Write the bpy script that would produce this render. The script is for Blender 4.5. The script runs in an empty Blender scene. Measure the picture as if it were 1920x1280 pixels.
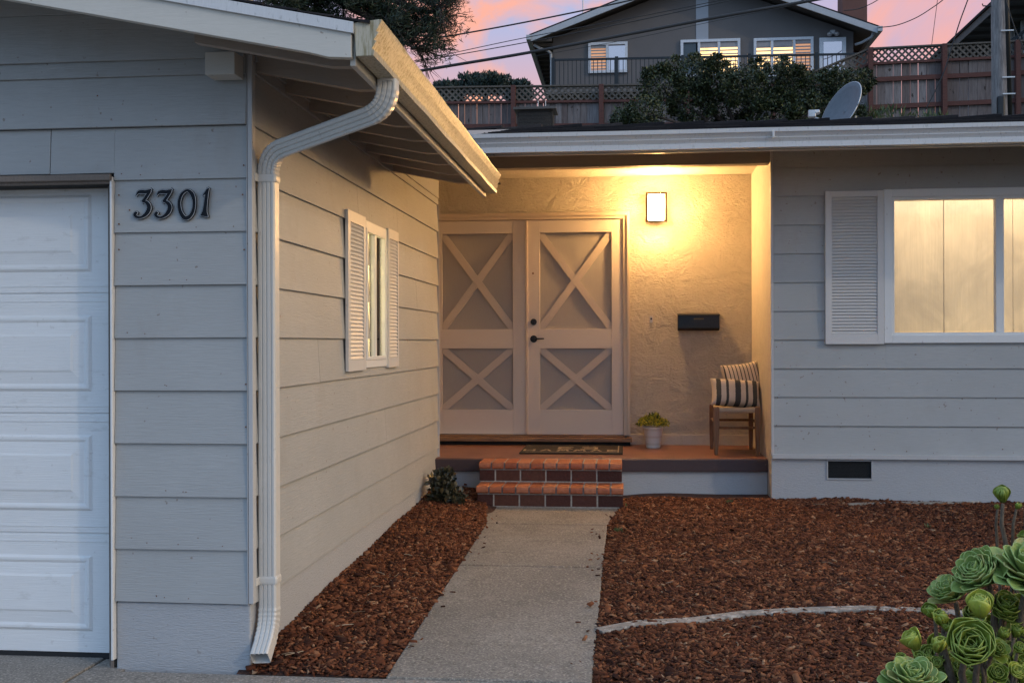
import bpy, bmesh, math, random
import numpy as np
from mathutils import Vector, Matrix
random.seed(7); RNG = np.random.default_rng(7)
R = math.radians
SC = bpy.context.scene; COL = SC.collection
# ---------------------------------------------------------------- camera
F, UC, VC, EPS, CZ = 2080.0, 960.0, 641.7, 0.003, 1.416
TH = math.atan(219 / F)
cam_d = bpy.data.cameras.new('camera'); cam = bpy.data.objects.new('camera', cam_d); COL.objects.link(cam)
cam_d.sensor_width = 36; cam_d.lens = F / 1920 * 36; cam_d.shift_y = 1.7 / 1920
cam_d.clip_start = 0.05; cam_d.clip_end = 2000
cam.matrix_world = Matrix.Translation((0, 0, CZ)) @ Matrix.Rotation(TH, 4, 'Z') @ Matrix.Rotation(R(90), 4, 'X') @ Matrix.Rotation(-EPS, 4, 'Z')
SC.camera = cam
SC.view_settings.view_transform = 'Standard'; SC.view_settings.look = 'None'
SC.view_settings.exposure = 0.74; SC.view_settings.gamma = 1.0
SC.cycles.max_bounces = 6; SC.cycles.sample_clamp_indirect = 6.0
# ---------------------------------------------------------------- world: dusk sky
W = bpy.data.worlds.new('World'); SC.world = W; W.use_nodes = True
def build_world():
    nt = W.node_tree; N = nt.nodes; L = nt.links; N.clear()
    out = N.new('ShaderNodeOutputWorld'); bg = N.new('ShaderNodeBackground'); L.new(bg.outputs[0], out.inputs[0])
    tc = N.new('ShaderNodeTexCoord'); sp = N.new('ShaderNodeSeparateXYZ'); L.new(tc.outputs['Generated'], sp.inputs[0])
    def ramp(fac, stops):
        r = N.new('ShaderNodeValToRGB'); e = r.color_ramp.elements
        while len(e) < len(stops): e.new(0.5)
        for i, (p, c) in enumerate(stops): e[i].position = p; e[i].color = (*c, 1) if len(c) == 3 else c
        L.new(fac, r.inputs[0]); return r.outputs[0]
    def mixc(f, a, b):
        m = N.new('ShaderNodeMix'); m.data_type = 'RGBA'
        if isinstance(f, float): m.inputs[0].default_value = f
        else: L.new(f, m.inputs[0])
        for s, v in ((6, a), (7, b)):
            if isinstance(v, tuple): m.inputs[s].default_value = (*v, 1)
            else: L.new(v, m.inputs[s])
        return m.outputs[2]
    front = ramp(sp.outputs['Z'], [(0.0, (.42, .20, .15)), (.19, (.58, .28, .22)), (.225, (.46, .31, .36)), (.27, (.32, .33, .48)), (.5, (.28, .40, .62)), (1.0, (.32, .47, .72))])
    back = ramp(sp.outputs['Z'], [(0.0, (.31, .45, .66)), (.3, (.33, .50, .76)), (1.0, (.32, .47, .72))])
    fy = ramp(sp.outputs['Y'], [(.30, (0, 0, 0)), (.75, (1, 1, 1))])
    base = mixc(fy, back, front)
    mp = N.new('ShaderNodeMapping'); mp.inputs['Scale'].default_value = (7.0, 4, 9.0); mp.inputs['Location'].default_value = (1.3, .2, 3.1)
    L.new(tc.outputs['Generated'], mp.inputs[0])
    nz = N.new('ShaderNodeTexNoise'); nz.inputs['Scale'].default_value = 1.5; nz.inputs['Detail'].default_value = 5; nz.inputs['Roughness'].default_value = .55; nz.inputs['Distortion'].default_value = .6
    L.new(mp.outputs[0], nz.inputs[0])
    cf = ramp(nz.outputs[0], [(.47, (0, 0, 0)), (.64, (1, 1, 1))])
    warm = ramp(sp.outputs['Z'], [(.18, (.80, .34, .17)), (.28, (.66, .31, .24)), (.6, (.42, .38, .52))])
    fz = N.new('ShaderNodeMath'); fz.operation = 'MULTIPLY'; L.new(cf, fz.inputs[0]); L.new(fy, fz.inputs[1])
    withc = mixc(fz.outputs[0], base, warm)
    fp = ramp(sp.outputs['X'], [(.02, (0, 0, 0)), (.30, (1, 1, 1))]); fp2 = N.new('ShaderNodeMath'); fp2.operation = 'MULTIPLY'; L.new(fp, fp2.inputs[0]); L.new(fy, fp2.inputs[1])
    fp3 = N.new('ShaderNodeMath'); fp3.operation = 'MULTIPLY'; L.new(fp2.outputs[0], fp3.inputs[0]); fp3.inputs[1].default_value = .6
    withc = mixc(fp3.outputs[0], withc, ramp(sp.outputs['Z'], [(.17, (.62, .26, .24)), (.22, (.52, .28, .32)), (.32, (.42, .31, .44))]))
    # the lavender brightness of the open western side
    fx = ramp(sp.outputs['X'], [(.50, (0, 0, 0)), (.95, (1, 1, 1))])
    fx2 = N.new('ShaderNodeMath'); fx2.operation = 'MULTIPLY'; fx2.inputs[1].default_value = .80; L.new(fx, fx2.inputs[0])
    fin = mixc(fx2.outputs[0], withc, (2.0, 1.48, .90))
    nt.links.new(fin, bg.inputs[0]); bg.inputs[1].default_value = 0.92
build_world()
near_lamp_d = bpy.data.lights.new('near_lamp', 'SUN'); near_lamp = bpy.data.objects.new('near_lamp', near_lamp_d); COL.objects.link(near_lamp)  # sun-type light standing in for an unseen street light or flash at right
near_lamp_d.energy = 0.27; near_lamp_d.angle = R(1.2); near_lamp_d.color = (1.0, .86, .66)
near_lamp.rotation_euler = Vector((-1.0, .667, -.60)).to_track_quat('-Z', 'Y').to_euler()
# ---------------------------------------------------------------- measuring helpers
ct, st = math.cos(TH), math.sin(TH)
def ray(u, v):
    a, b = u - UC, -(v - VC)
    a, b = a * math.cos(EPS) + b * math.sin(EPS), -a * math.sin(EPS) + b * math.cos(EPS)
    return Vector((ct * a - st * F, st * a + ct * F, b)) / F
def at(u, v, Y):
    d = ray(u, v); return Vector((0, 0, CZ)) + d * (Y / d.y)
def atx(u, v, X):
    d = ray(u, v); return Vector((0, 0, CZ)) + d * (X / d.x)
def atz(u, v, z):
    d = ray(u, v); return Vector((0, 0, CZ)) + d * ((z - CZ) / d.z)
def lerp(a, b, t): return a + (b - a) * t
# ---------------------------------------------------------------- mesh builder
class MB:
    def __init__(s): s.v = []; s.f = []
    def add(s, vs, fs):
        o = len(s.v); s.v += [tuple(p) for p in vs]; s.f += [tuple(i + o for i in f) for f in fs]; return s
    def box(s, x0, x1, y0, y1, z0, z1):
        return s.add([(x, y, z) for x in (x0, x1) for y in (y0, y1) for z in (z0, z1)],
                     [(0, 1, 3, 2), (4, 6, 7, 5), (0, 4, 5, 1), (2, 3, 7, 6), (0, 2, 6, 4), (1, 5, 7, 3)])
    def prism(s, poly, vec):
        n = len(poly); vec = Vector(vec); a = [Vector(p) for p in poly]; b = [p + vec for p in a]
        return s.add(a + b, [tuple(range(n))[::-1], tuple(range(n, 2 * n))] + [(i, (i + 1) % n, n + (i + 1) % n, n + i) for i in range(n)])
    def bar(s, p, q, w, h, up=(0, 0, 1)):
        p, q = Vector(p), Vector(q); d = (q - p).normalized(); a = d.cross(Vector(up)).normalized()
        if a.length < .1: a = Vector((1, 0, 0))
        b = a.cross(d); a *= w / 2; b *= h / 2
        return s.add([p - a - b, p + a - b, p + a + b, p - a + b, q - a - b, q + a - b, q + a + b, q - a + b],
                     [(0, 1, 2, 3), (7, 6, 5, 4), (0, 4, 5, 1), (1, 5, 6, 2), (2, 6, 7, 3), (3, 7, 4, 0)])
    def tube(s, pts, rad, n=8, cap=True, prof=None, up=None):
        pts = [Vector(p) for p in pts]; m = len(pts)
        if not hasattr(rad, '__len__'): rad = [rad] * m
        prof = prof or [(math.cos(2 * math.pi * k / n), math.sin(2 * math.pi * k / n)) for k in range(n)]
        n = len(prof); T = []
        for i in range(m):
            t = (pts[min(i + 1, m - 1)] - pts[max(i - 1, 0)]); T.append(t.normalized())
        a = Vector(up) if up else (Vector((0, 0, 1)) if abs(T[0].z) < .9 else Vector((1, 0, 0)))
        vs = []
        for i in range(m):
            a = (a - T[i] * a.dot(T[i])).normalized(); b = T[i].cross(a)
            vs += [pts[i] + (a * x + b * y) * rad[i] for x, y in prof]
        fs = [(i * n + k, i * n + (k + 1) % n, (i + 1) * n + (k + 1) % n, (i + 1) * n + k) for i in range(m - 1) for k in range(n)]
        if cap: fs += [tuple(range(n))[::-1], tuple(range((m - 1) * n, m * n))]
        return s.add(vs, fs)
    def lathe(s, c, prof, n=24, cap=True):
        c = Vector(c); vs = []
        for r, z in prof: vs += [c + Vector((r * math.cos(2 * math.pi * k / n), r * math.sin(2 * math.pi * k / n), z)) for k in range(n)]
        m = len(prof); fs = [(i * n + k, i * n + (k + 1) % n, (i + 1) * n + (k + 1) % n, (i + 1) * n + k) for i in range(m - 1) for k in range(n)]
        if cap: fs += [tuple(range(n))[::-1], tuple(range((m - 1) * n, m * n))]
        return s.add(vs, fs)
    def build(s, name, m, parent=None, bevel=0, smooth=False, recalc=True, **kw):
        me = bpy.data.meshes.new(name); me.from_pydata(s.v, [], s.f)
        if recalc and len(s.f) < 60000:
            bm = bmesh.new(); bm.from_mesh(me); bmesh.ops.recalc_face_normals(bm, faces=bm.faces[:]); bm.to_mesh(me); bm.free()
        me.materials.append(m)
        if smooth: me.shade_smooth()
        o = bpy.data.objects.new(name, me); COL.objects.link(o)
        if parent: hang(o, parent)
        if bevel:
            b = o.modifiers.new('bevel', 'BEVEL'); b.width = bevel; b.segments = 2; b.limit_method = 'ANGLE'; b.harden_normals = False
        for k, v in kw.items(): o[k] = v
        return o
def world_of(p):
    m = p.matrix_basis.copy()
    return (world_of(p.parent) @ p.matrix_parent_inverse @ m) if p.parent else m
def hang(o, p): o.parent = p; o.matrix_parent_inverse = world_of(p).inverted()
def empty(name, loc, label, cat, group=None):
    o = bpy.data.objects.new(name, None); o.location = loc; o.empty_display_size = .1; COL.objects.link(o)
    o['label'] = label; o['category'] = cat
    if group: o['group'] = group
    return o
def tag(o, label, cat, group=None):
    o['label'] = label; o['category'] = cat
    if group: o['group'] = group
    return o
def box(name, m, parent, *b, bevel=.003, **kw): return MB().box(*b).build(name, m, parent, bevel=bevel, **kw)
def ico(c, r, sub=2, sc=(1, 1, 1), jit=0):
    bm = bmesh.new(); bmesh.ops.create_icosphere(bm, subdivisions=sub, radius=1)
    vs = [Vector((v.co.x * sc[0], v.co.y * sc[1], v.co.z * sc[2])) * r * (1 + random.uniform(-jit, jit)) + Vector(c) for v in bm.verts]
    fs = [tuple(v.index for v in f.verts) for f in bm.faces]; bm.free(); return vs, fs
# ---------------------------------------------------------------- materials
class NT:
    def __init__(s, name):
        s.m = bpy.data.materials.new(name); s.m.use_nodes = True; s.t = s.m.node_tree; s.N = s.t.nodes; s.L = s.t.links
        s.b = s.N['Principled BSDF']; s.tc = s.N.new('ShaderNodeTexCoord')
    def mapped(s, scale=(1, 1, 1), rot=(0, 0, 0), src='Object'):
        m = s.N.new('ShaderNodeMapping'); m.inputs['Scale'].default_value = scale; m.inputs['Rotation'].default_value = rot
        s.L.new(s.tc.outputs[src], m.inputs[0]); return m.outputs[0]
    def noise(s, vec, scale, detail=4, rough=.55, dist=0):
        n = s.N.new('ShaderNodeTexNoise'); n.inputs['Scale'].default_value = scale; n.inputs['Detail'].default_value = detail
        n.inputs['Roughness'].default_value = rough; n.inputs['Distortion'].default_value = dist; s.L.new(vec, n.inputs[0]); return n.outputs[0]
    def ramp(s, fac, stops, const=False):
        r = s.N.new('ShaderNodeValToRGB'); e = r.color_ramp.elements
        if const: r.color_ramp.interpolation = 'CONSTANT'
        while len(e) < len(stops): e.new(0.5)
        for i, (p, c) in enumerate(stops):
            e[i].position = p; e[i].color = (c, c, c, 1) if isinstance(c, (int, float)) else (*c, 1)
        s.L.new(fac, r.inputs[0]); return r.outputs[0]
    def mix(s, f, a, b, mode='MIX'):
        m = s.N.new('ShaderNodeMix'); m.data_type = 'RGBA'; m.blend_type = mode
        for i, v in ((0, f), (6, a), (7, b)):
            if isinstance(v, (int, float)): m.inputs[i].default_value = v
            elif isinstance(v, tuple): m.inputs[i].default_value = (*v, 1)
            else: s.L.new(v, m.inputs[i])
        return m.outputs[2]
    def math(s, op, a, b):
        m = s.N.new('ShaderNodeMath'); m.operation = op
        for i, v in ((0, a), (1, b)):
            if isinstance(v, (int, float)): m.inputs[i].default_value = v
            else: s.L.new(v, m.inputs[i])
        return m.outputs[0]
    def bump(s, h, dist, strength=1.0):
        b = s.N.new('ShaderNodeBump'); b.inputs['Distance'].default_value = dist; b.inputs['Strength'].default_value = strength
        s.L.new(h, b.inputs['Height']); s.L.new(b.outputs[0], s.b.inputs['Normal'])
    def col(s, c):
        if isinstance(c, tuple): s.b.inputs['Base Color'].default_value = (*c, 1)
        else: s.L.new(c, s.b.inputs['Base Color'])
    def rough(s, r):
        if isinstance(r, (int, float)): s.b.inputs['Roughness'].default_value = r
        else: s.L.new(r, s.b.inputs['Roughness'])
    def island(s):
        g = s.N.new('ShaderNodeNewGeometry'); return g.outputs['Random Per Island']
def sc3(c, k): return tuple(min(1, x * k) for x in c)
def paint(name, c, rough=.55, var=.08, spots=.35, streak=(3, 3, 40), bump=.0012, specks=True, grime=None, seed=0):
    n = NT(name)
    big = n.noise(n.mapped((1 + seed * .1,) * 3), 1.7, 5)
    base = n.mix(n.ramp(big, [(.3, 0), (.7, 1)]), sc3(c, 1 - var), sc3(c, 1 + var))
    fine = n.noise(n.mapped(streak), 6, 6, .65)
    base = n.mix(n.ramp(fine, [(.3, 0), (.75, 1)]), base, sc3(c, 1 - var * .9))
    if specks:
        sp = n.noise(n.mapped(), 34, 2, .4)
        base = n.mix(n.ramp(sp, [(.72, 0), (.76, spots)]), base, (.16, .10, .06))
    if grime:
        g = n.noise(n.mapped(grime[1]), grime[2], 5, .7)
        base = n.mix(n.ramp(g, [(grime[3], 0), (grime[3] + .18, grime[4])]), base, grime[0])
    n.col(base); n.rough(n.ramp(fine, [(0, rough - .1), (1, rough + .12)])); n.bump(fine, bump)
    return n.m
SIDC = (.385, .392, .388)
M = {}
M['siding'] = paint('siding_paint', SIDC, .55, .10, .6, (2, 2, 24), .0022, grime=((.30, .27, .24), (2, 2, 1), 1.9, .56, .35))
M['trim'] = paint('trim_paint', (.47, .465, .46), .5, .07, .5, (20, 20, 3), .0012)
M['fascia'] = paint('fascia_paint', (.56, .53, .47), .5, .05, .6, (3, 20, 20), .001, grime=((.2, .17, .13), (3, 3, 3), 9, .70, .5))
M['white'] = paint('white_paint', (.72, .72, .71), .42, .04, .25, (20, 20, 4), .0008)
M['shutter'] = paint('shutter_paint', (.62, .60, .58), .45, .06, .2, (20, 20, 4), .0008)
M['garage'] = paint('garage_door_enamel', (.78, .78, .77), .42, .05, .15, (1.2, 4, 60), .0022, grime=((.42, .40, .37), (3, 3, 9), 2.4, .60, .45))
M['soffit'] = paint('soffit_paint', (.36, .30, .25), .7, .12, .3, (3, 20, 20), .002)
M['header'] = paint('header_paint', (.27, .23, .195), .65, .10, .3, (2, 20, 30), .002)
M['jamb'] = paint('weathered_jamb_wood', (.20, .165, .14), .75, .25, .2, (40, 40, 3), .003)
M['frame'] = paint('door_frame_paint', (.55, .46, .36), .45, .05, .2, (20, 20, 4), .001)
M['doorpaint'] = paint('door_rail_paint', (.57, .51, .45), .42, .04, .15, (4, 4, 20), .0008)
M['doorpanel'] = paint('door_panel_paint', (.33, .31, .29), .5, .05, .1, (20, 20, 3), .0008)
M['doorcross'] = paint('door_cross_paint', (.48, .42, .365), .45, .05, .1, (9, 9, 9), .0008)
M['gutter'] = paint('gutter_enamel', (.60, .60, .60), .36, .06, .2, (30, 30, 5), .0006, grime=((.12, .12, .10), (30, 30, 9), 2.2, .57, .6))
M['gutter_goldlit'] = paint('goldlit_grimy_gutter_enamel', (.50, .45, .34), .45, .08, .2, (60, 60, 5), .0010, grime=((.20, .16, .06), (55, 40, 5), 1.6, .45, .85))  # lamp's gold glow mixed into the base colour and real grime streaks
M['pipe'] = paint('downspout_enamel', (.60, .585, .55), .35, .06, .2, (8, 8, 8), .0006, grime=((.20, .19, .17), (12, 12, 4), 4, .60, .6))
def simple(name, c, rough=.5, metal=0, var=.1, scale=20, bump=0, spec=None):
    n = NT(name); f = n.noise(n.mapped(), scale, 5)
    if spec is not None: n.b.inputs['Specular IOR Level'].default_value = spec
    n.col(n.mix(n.ramp(f, [(.3, 0), (.7, 1)]), sc3(c, 1 - var), sc3(c, 1 + var))); n.rough(rough); n.b.inputs['Metallic'].default_value = metal
    if bump: n.bump(f, bump)
    return n.m
M['black'] = simple('black_metal', (.014, .016, .018), .38, .3)
M['bronze'] = simple('bronze_metal', (.13, .085, .04), .4, .7)
M['dark'] = simple('dark_recess', (.012, .011, .010), .9)
M['rubber'] = simple('door_seal_rubber', (.015, .015, .016), .8)
M['rust'] = simple('rusty_metal', (.16, .07, .03), .8)
M['maroon'] = paint('porch_edge_paint', (.065, .035, .033), .45, .15, .5, (8, 8, 8), .001)
M['meshwire'] = simple('dark_mesh_wire', (.07, .065, .06), .6)
M['steel'] = simple('galvanised_steel', (.5, .5, .5), .4, .6)
def stucco(name, c, amp=.006, scale=1.0, sweep=1.0):
    n = NT(name); v = n.mapped((1, 1, 1))
    a = n.noise(v, 60 * scale, 6, .6); b = n.noise(v, 5 * scale, 4, .55, 1.6); cc = n.noise(n.mapped((1, 1, 3.0), (0, .5, 0)), 15 * scale, 4, .6, 2.2)
    h = n.math('ADD', n.math('MULTIPLY', a, .32), n.math('ADD', n.math('MULTIPLY', b, 1.6 * sweep), n.math('MULTIPLY', cc, .9)))
    n.col(n.mix(n.ramp(b, [(.3, 0), (.7, 1)]), sc3(c, .92), sc3(c, 1.06))); n.rough(.7); n.bump(h, amp)
    return n.m
M['stucco'] = stucco('porch_stucco', (.48, .44, .38), .020)
M['stucco_side'] = stucco('porch_side_stucco', (.50, .46, .40), .006, 1.2)
M['found'] = paint('foundation_paint', (.41, .42, .435), .62, .06, .3, (6, 6, 34), .005, grime=((.16, .14, .12), (3, 3, 3), 3, .66, .5))
def concrete(name, c, sp=170, amp=.0016):
    n = NT(name); v = n.mapped(); big = n.noise(v, 1.3, 6, .6); f = n.noise(v, sp, 3, .6); mid = n.noise(v, 14, 5, .6)
    base = n.mix(n.ramp(big, [(.3, 0), (.7, 1)]), sc3(c, .70), sc3(c, 1.22))
    base = n.mix(n.ramp(mid, [(.40, 0), (.75, .6)]), base, sc3(c, .58))
    base = n.mix(n.ramp(f, [(.56, 0), (.62, .75)]), base, sc3(c, 1.75)); base = n.mix(n.ramp(f, [(.36, .8), (.44, 0)]), base, sc3(c, .42))
    n.col(base); n.rough(.85); n.bump(f, amp); return n.m
M['walk'] = concrete('exposed_aggregate_concrete', (.235, .208, .172), 85, .004)
M['drive'] = concrete('driveway_concrete', (.26, .235, .205), 90)
M['edging'] = concrete('edging_concrete', (.30, .265, .225), 30, .0008)
def porchfloor():
    n = NT('porch_floor_paint'); v = n.mapped(); a = n.noise(v, 4, 6, .6); f = n.noise(v, 60, 4, .6)
    b = n.mix(n.ramp(a, [(.3, 0), (.7, 1)]), (.15, .062, .040), (.24, .11, .070)); b = n.mix(n.ramp(f, [(.6, 0), (.75, .4)]), b, (.10, .055, .04))
    n.col(b); n.rough(.42); n.bump(a, .001); return n.m
M['floor'] = porchfloor()
def islands(name, stops, rough=.6, trans=0, sub=None, bump=0, spec=None):
    n = NT(name); c = n.ramp(n.island(), stops)
    f = n.noise(n.mapped(), 40, 3); c = n.mix(n.ramp(f, [(.3, 0), (.7, .35)]), c, sc3(stops[0][1], .7))
    n.col(c); n.rough(rough)
    if bump: n.bump(f, bump)
    if spec is not None: n.b.inputs['Specular IOR Level'].default_value = spec
    return n.m
M['mulch'] = islands('bark_chip', [(0, (.030, .010, .006)), (.3, (.085, .024, .010)), (.6, (.15, .046, .018)), (.84, (.22, .076, .032)), (.97, (.30, .13, .06)), (1, (.40, .25, .15))], .8, bump=.002, spec=.22)
def soil():
    n = NT('bed_soil'); f = n.noise(n.mapped(), 55, 6, .7)
    n.col(n.ramp(f, [(.3, (.012, .006, .004)), (.55, (.07, .026, .015)), (.8, (.15, .06, .032))])); n.rough(.9); n.bump(f, .02); return n.m
M['soil'] = soil()
def hillm():
    n = NT('hillside_grass'); f = n.noise(n.mapped(), 3, 6, .7)
    n.col(n.ramp(f, [(.3, (.03, .035, .015)), (.55, (.07, .07, .03)), (.8, (.13, .11, .05))])); n.rough(.95); n.bump(f, .05); return n.m
M['hill'] = hillm()
M['shingle'] = islands('asphalt_shingle', [(0, (.018, .018, .021)), (.5, (.032, .031, .034)), (1, (.055, .05, .05))], 1.0, bump=.004, spec=.05)
M['brick_face'] = islands('painted_brick', [(0, (.045, .018, .016)), (.5, (.085, .032, .026)), (.8, (.11, .045, .030)), (1, (.080, .042, .040))], .8, bump=.006, spec=.25)
M['brick_nose'] = islands('terracotta_brick', [(0, (.19, .045, .022)), (.5, (.32, .085, .034)), (.8, (.40, .12, .048)), (1, (.42, .17, .09))], .6, bump=.006)
M['mortar'] = simple('mortar', (.34, .31, .28), .9, 0, .25, 60, .004)
def wood(name, a, b, scale=(30, 30, 2), rough=.55, bump=.002):
    n = NT(name); f = n.noise(n.mapped(scale), 2.2, 6, .65, .4); i = n.island()
    c = n.mix(n.ramp(f, [(.3, 0), (.7, 1)]), a, b); c = n.mix(n.math('MULTIPLY', i, .55), c, sc3(a, .62)); n.col(c); n.rough(rough); n.bump(f, bump); return n.m
M['sill_wood'] = wood('threshold_wood', (.12, .06, .03), (.34, .18, .085), (3, 30, 30))
M['chair_wood'] = wood('chair_oak', (.13, .055, .024), (.30, .145, .06), (30, 30, 3))
def fencewood():
    n = NT('weathered_fence_boards'); f = n.noise(n.mapped((14, 14, 1.6)), 2.0, 7, .7, .3); k = n.noise(n.mapped((4, 4, 2.4)), 2.6, 2, .4); i = n.island()
    c = n.ramp(i, [(0, (.13, .10, .095)), (.5, (.18, .155, .15)), (1, (.25, .23, .23))])
    c = n.mix(n.ramp(f, [(.35, 0), (.75, .8)]), c, (.055, .038, .036)); c = n.mix(n.ramp(k, [(.70, 0), (.74, .9)]), c, (.025, .018, .016))
    n.col(c); n.rough(.85); n.bump(f, .006); return n.m
M['fence'] = fencewood()
M['rail'] = wood('fence_rail_redwood', (.075, .028, .022), (.15, .052, .040), (2, 20, 20), .8)
M['lattice'] = wood('fence_lattice_wood', (.085, .072, .06), (.16, .14, .12), (8, 8, 8), .85)
M['pole'] = wood('utility_pole_wood', (.12, .105, .10), (.42, .38, .36), (14, 14, 1.5), .9, .01)
M['cable'] = simple('cable_rubber', (.02, .022, .025), .7)
M['wallgrey'] = paint('far_house_stucco', (.15, .135, .13), .8, .08, .1, (3, 3, 10), .004)
M['wallpale'] = paint('far_house_pale_paint', (.36, .38, .42), .7, .06, .1, (3, 3, 12), .004)
M['farfascia'] = paint('far_fascia_paint', (.42, .43, .45), .6, .1, .3, (3, 3, 3), .004)
M['farsoffit'] = paint('far_soffit_boards', (.12, .105, .095), .8, .2, .3, (3, 30, 30), .006)
M['chimney'] = paint('chimney_brick', (.15, .07, .055), .85, .25, .4, (9, 9, 22), .008)
M['leaf_dark'] = islands('shrub_leaf', [(0, (.012, .020, .008)), (.5, (.028, .042, .014)), (.85, (.06, .08, .022)), (1, (.11, .125, .04))], .5)
M['leaf_hedge'] = islands('far_conifer_leaf', [(0, (.010, .022, .018)), (.6, (.02, .042, .032)), (1, (.045, .07, .05))], .6)
M['needle'] = islands('cypress_needle', [(0, (.008, .016, .008)), (.5, (.018, .034, .014)), (1, (.04, .06, .022))], .6)
M['bark'] = wood('bark', (.030, .022, .018), (.075, .055, .045), (8, 8, 3), .95, .02)
M['leaf_pot'] = islands('potted_leaf', [(0, (.06, .09, .015)), (.3, (.16, .19, .025)), (.5, (.55, .48, .04)), (1, (.78, .62, .05))], .45)
M['leaf_step'] = islands('step_shrub_leaf', [(0, (.018, .022, .014)), (.5, (.045, .045, .022)), (1, (.12, .09, .045))], .38)
M['weed'] = islands('weed_leaf', [(0, (.04, .07, .02)), (1, (.12, .15, .05))], .6)
def ceramic():
    n = NT('glazed_pot'); s = n.N.new('ShaderNodeSeparateXYZ'); n.L.new(n.tc.outputs['Object'], s.inputs[0])
    w = n.math('SINE', n.math('MULTIPLY', s.outputs[2], 95.0), 0.0)
    n.col(n.mix(n.ramp(w, [(.3, 0), (.9, .6)]), (.78, .76, .70), (.62, .56, .46))); n.rough(.35); return n.m
M['pot'] = ceramic()
def glass(name, tint=(.9, .93, .95)):
    n = NT(name); n.N.remove(n.b); out = n.N['Material Output']; g = n.N.new('ShaderNodeBsdfGlossy'); g.inputs['Roughness'].default_value = .02
    t = n.N.new('ShaderNodeBsdfTransparent'); t.inputs[0].default_value = (*tint, 1); mx = n.N.new('ShaderNodeMixShader'); fr = n.N.new('ShaderNodeFresnel'); fr.inputs[0].default_value = 1.45
    n.L.new(fr.outputs[0], mx.inputs[0]); n.L.new(t.outputs[0], mx.inputs[1]); n.L.new(g.outputs[0], mx.inputs[2]); n.L.new(mx.outputs[0], out.inputs[0]); return n.m
M['glass'] = glass('window_glass')
def emit(name, c, s, base=(.5, .5, .5)):
    n = NT(name); n.col(base); n.b.inputs['Emission Color'].default_value = (*c, 1); n.b.inputs['Emission Strength'].default_value = s; return n.m
M['lampglass'] = emit('lit_lamp_glass', (1, .54, .185), 300.0, (.9, .85, .75))
# ---------------------------------------------------------------- leafy things
def leaf_cloud(pts, size, aspect=.5, flat=0.0, hint=None, fold=.25):
    """one folded two-quad leaf at each point"""
    pts = np.asarray(pts); n = len(pts)
    d = RNG.normal(size=(n, 3)); d[:, 2] *= (1 - flat)
    if hint is not None: d = d * .7 + np.asarray(hint)
    d /= np.linalg.norm(d, axis=1)[:, None]; e = RNG.normal(size=(n, 3)); e -= d * (e * d).sum(1)[:, None]; e /= np.linalg.norm(e, axis=1)[:, None]
    nn = np.cross(d, e); L = size * RNG.uniform(.6, 1.35, n)[:, None]; Wd = L * aspect * .5
    a = pts; m = pts + d * L * .55 ; t = pts + d * L
    l = m + e * Wd + nn * Wd * fold * 2; r = m - e * Wd + nn * Wd * fold * 2
    V = np.stack([a, l, t, r], 1).reshape(-1, 3); i = np.arange(n) * 4
    Fc = np.concatenate([np.stack([i, i + 1, i + 2], 1), np.stack([i, i + 2, i + 3], 1)])
    return V, Fc
def np_obj(name, V, Fc, m, parent=None, smooth=False, **kw):
    me = bpy.data.meshes.new(name); k = Fc.shape[1]
    me.vertices.add(len(V)); me.vertices.foreach_set('co', np.asarray(V, dtype=np.float32).ravel())
    me.loops.add(Fc.size); me.loops.foreach_set('vertex_index', Fc.astype(np.int32).ravel())
    me.polygons.add(len(Fc)); me.polygons.foreach_set('loop_start', (np.arange(len(Fc)) * k).astype(np.int32))
    me.polygons.foreach_set('loop_total', np.full(len(Fc), k, dtype=np.int32)); me.update(calc_edges=True); me.validate()
    me.materials.append(m); o = bpy.data.objects.new(name, me); COL.objects.link(o)
    if parent: hang(o, parent)
    for a, b in kw.items(): o[a] = b
    return o
def blob_points(blobs, n, shell=.55):
    out = []; tot = sum(b[3] ** 2 * b[4] for b in blobs)
    for (x, y, z, r, k) in blobs:
        c = int(n * r * r * k / tot) + 1; d = RNG.normal(size=(c, 3)); d /= np.linalg.norm(d, axis=1)[:, None]
        out.append(np.array([x, y, z]) + d * (r * RNG.uniform(shell, 1.08, c) ** .6)[:, None] * np.array([1, 1, .8]))
    return np.concatenate(out)
# ================================================================ GROUND
YG, XS, YE, YR, YB, XA, XL = 4.66, -1.633, 9.36, 9.11, 10.59, 1.148, -1.99
YPL, YPR = 9.20, 9.38     # porch front at its two ends
ZP = CZ - .9726           # porch floor
def zwalk(y): return max(-.06, min(.155, (y - 4.6) / 4.1 * .130))
def structure(o, kind='structure'): o['kind'] = kind; return o
def sheet(name, m, xs, ys, zf, kind='structure'):
    V = [(x, y, zf(x, y)) for y in ys for x in xs]; n = len(xs)
    Fc = [(j * n + i, j * n + i + 1, (j + 1) * n + i + 1, (j + 1) * n + i) for j in range(len(ys) - 1) for i in range(n - 1)]
    o = MB().add(V, Fc).build(name, m, smooth=True, recalc=False); o['kind'] = kind; return o
def hz(x, y):
    if y < 12: return -.09
    t = min(1, (y - 12) / 13.0); t = t * t * (3 - 2 * t); return -.09 + t * (6.1 + .02 * max(-60, min(60, x)) ) + max(0, min(30, y - 27)) * .03
sheet('hillside', M['hill'], [-150, -80, -40] + list(np.arange(-24, 25, 3.0)) + [40, 80, 150], [-150, -60, -20, 0, 8, 12, 14, 16, 18, 20, 22, 24, 26, 30, 36, 45, 60, 90, 150, 300], hz)
dr = MB()
dr.box(-7, -2.362, -6, 4.95, -.08, .0); dr.box(-2.355, -.165, -6, 4.615, -.08, -.004); dr.box(-2.355, -2.2, 4.6152, 4.95, -.08, -.006)
structure(dr.build('driveway', M['drive'], bevel=.006))
wk = MB(); xs0, xs1 = -1.03, -.158
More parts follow.
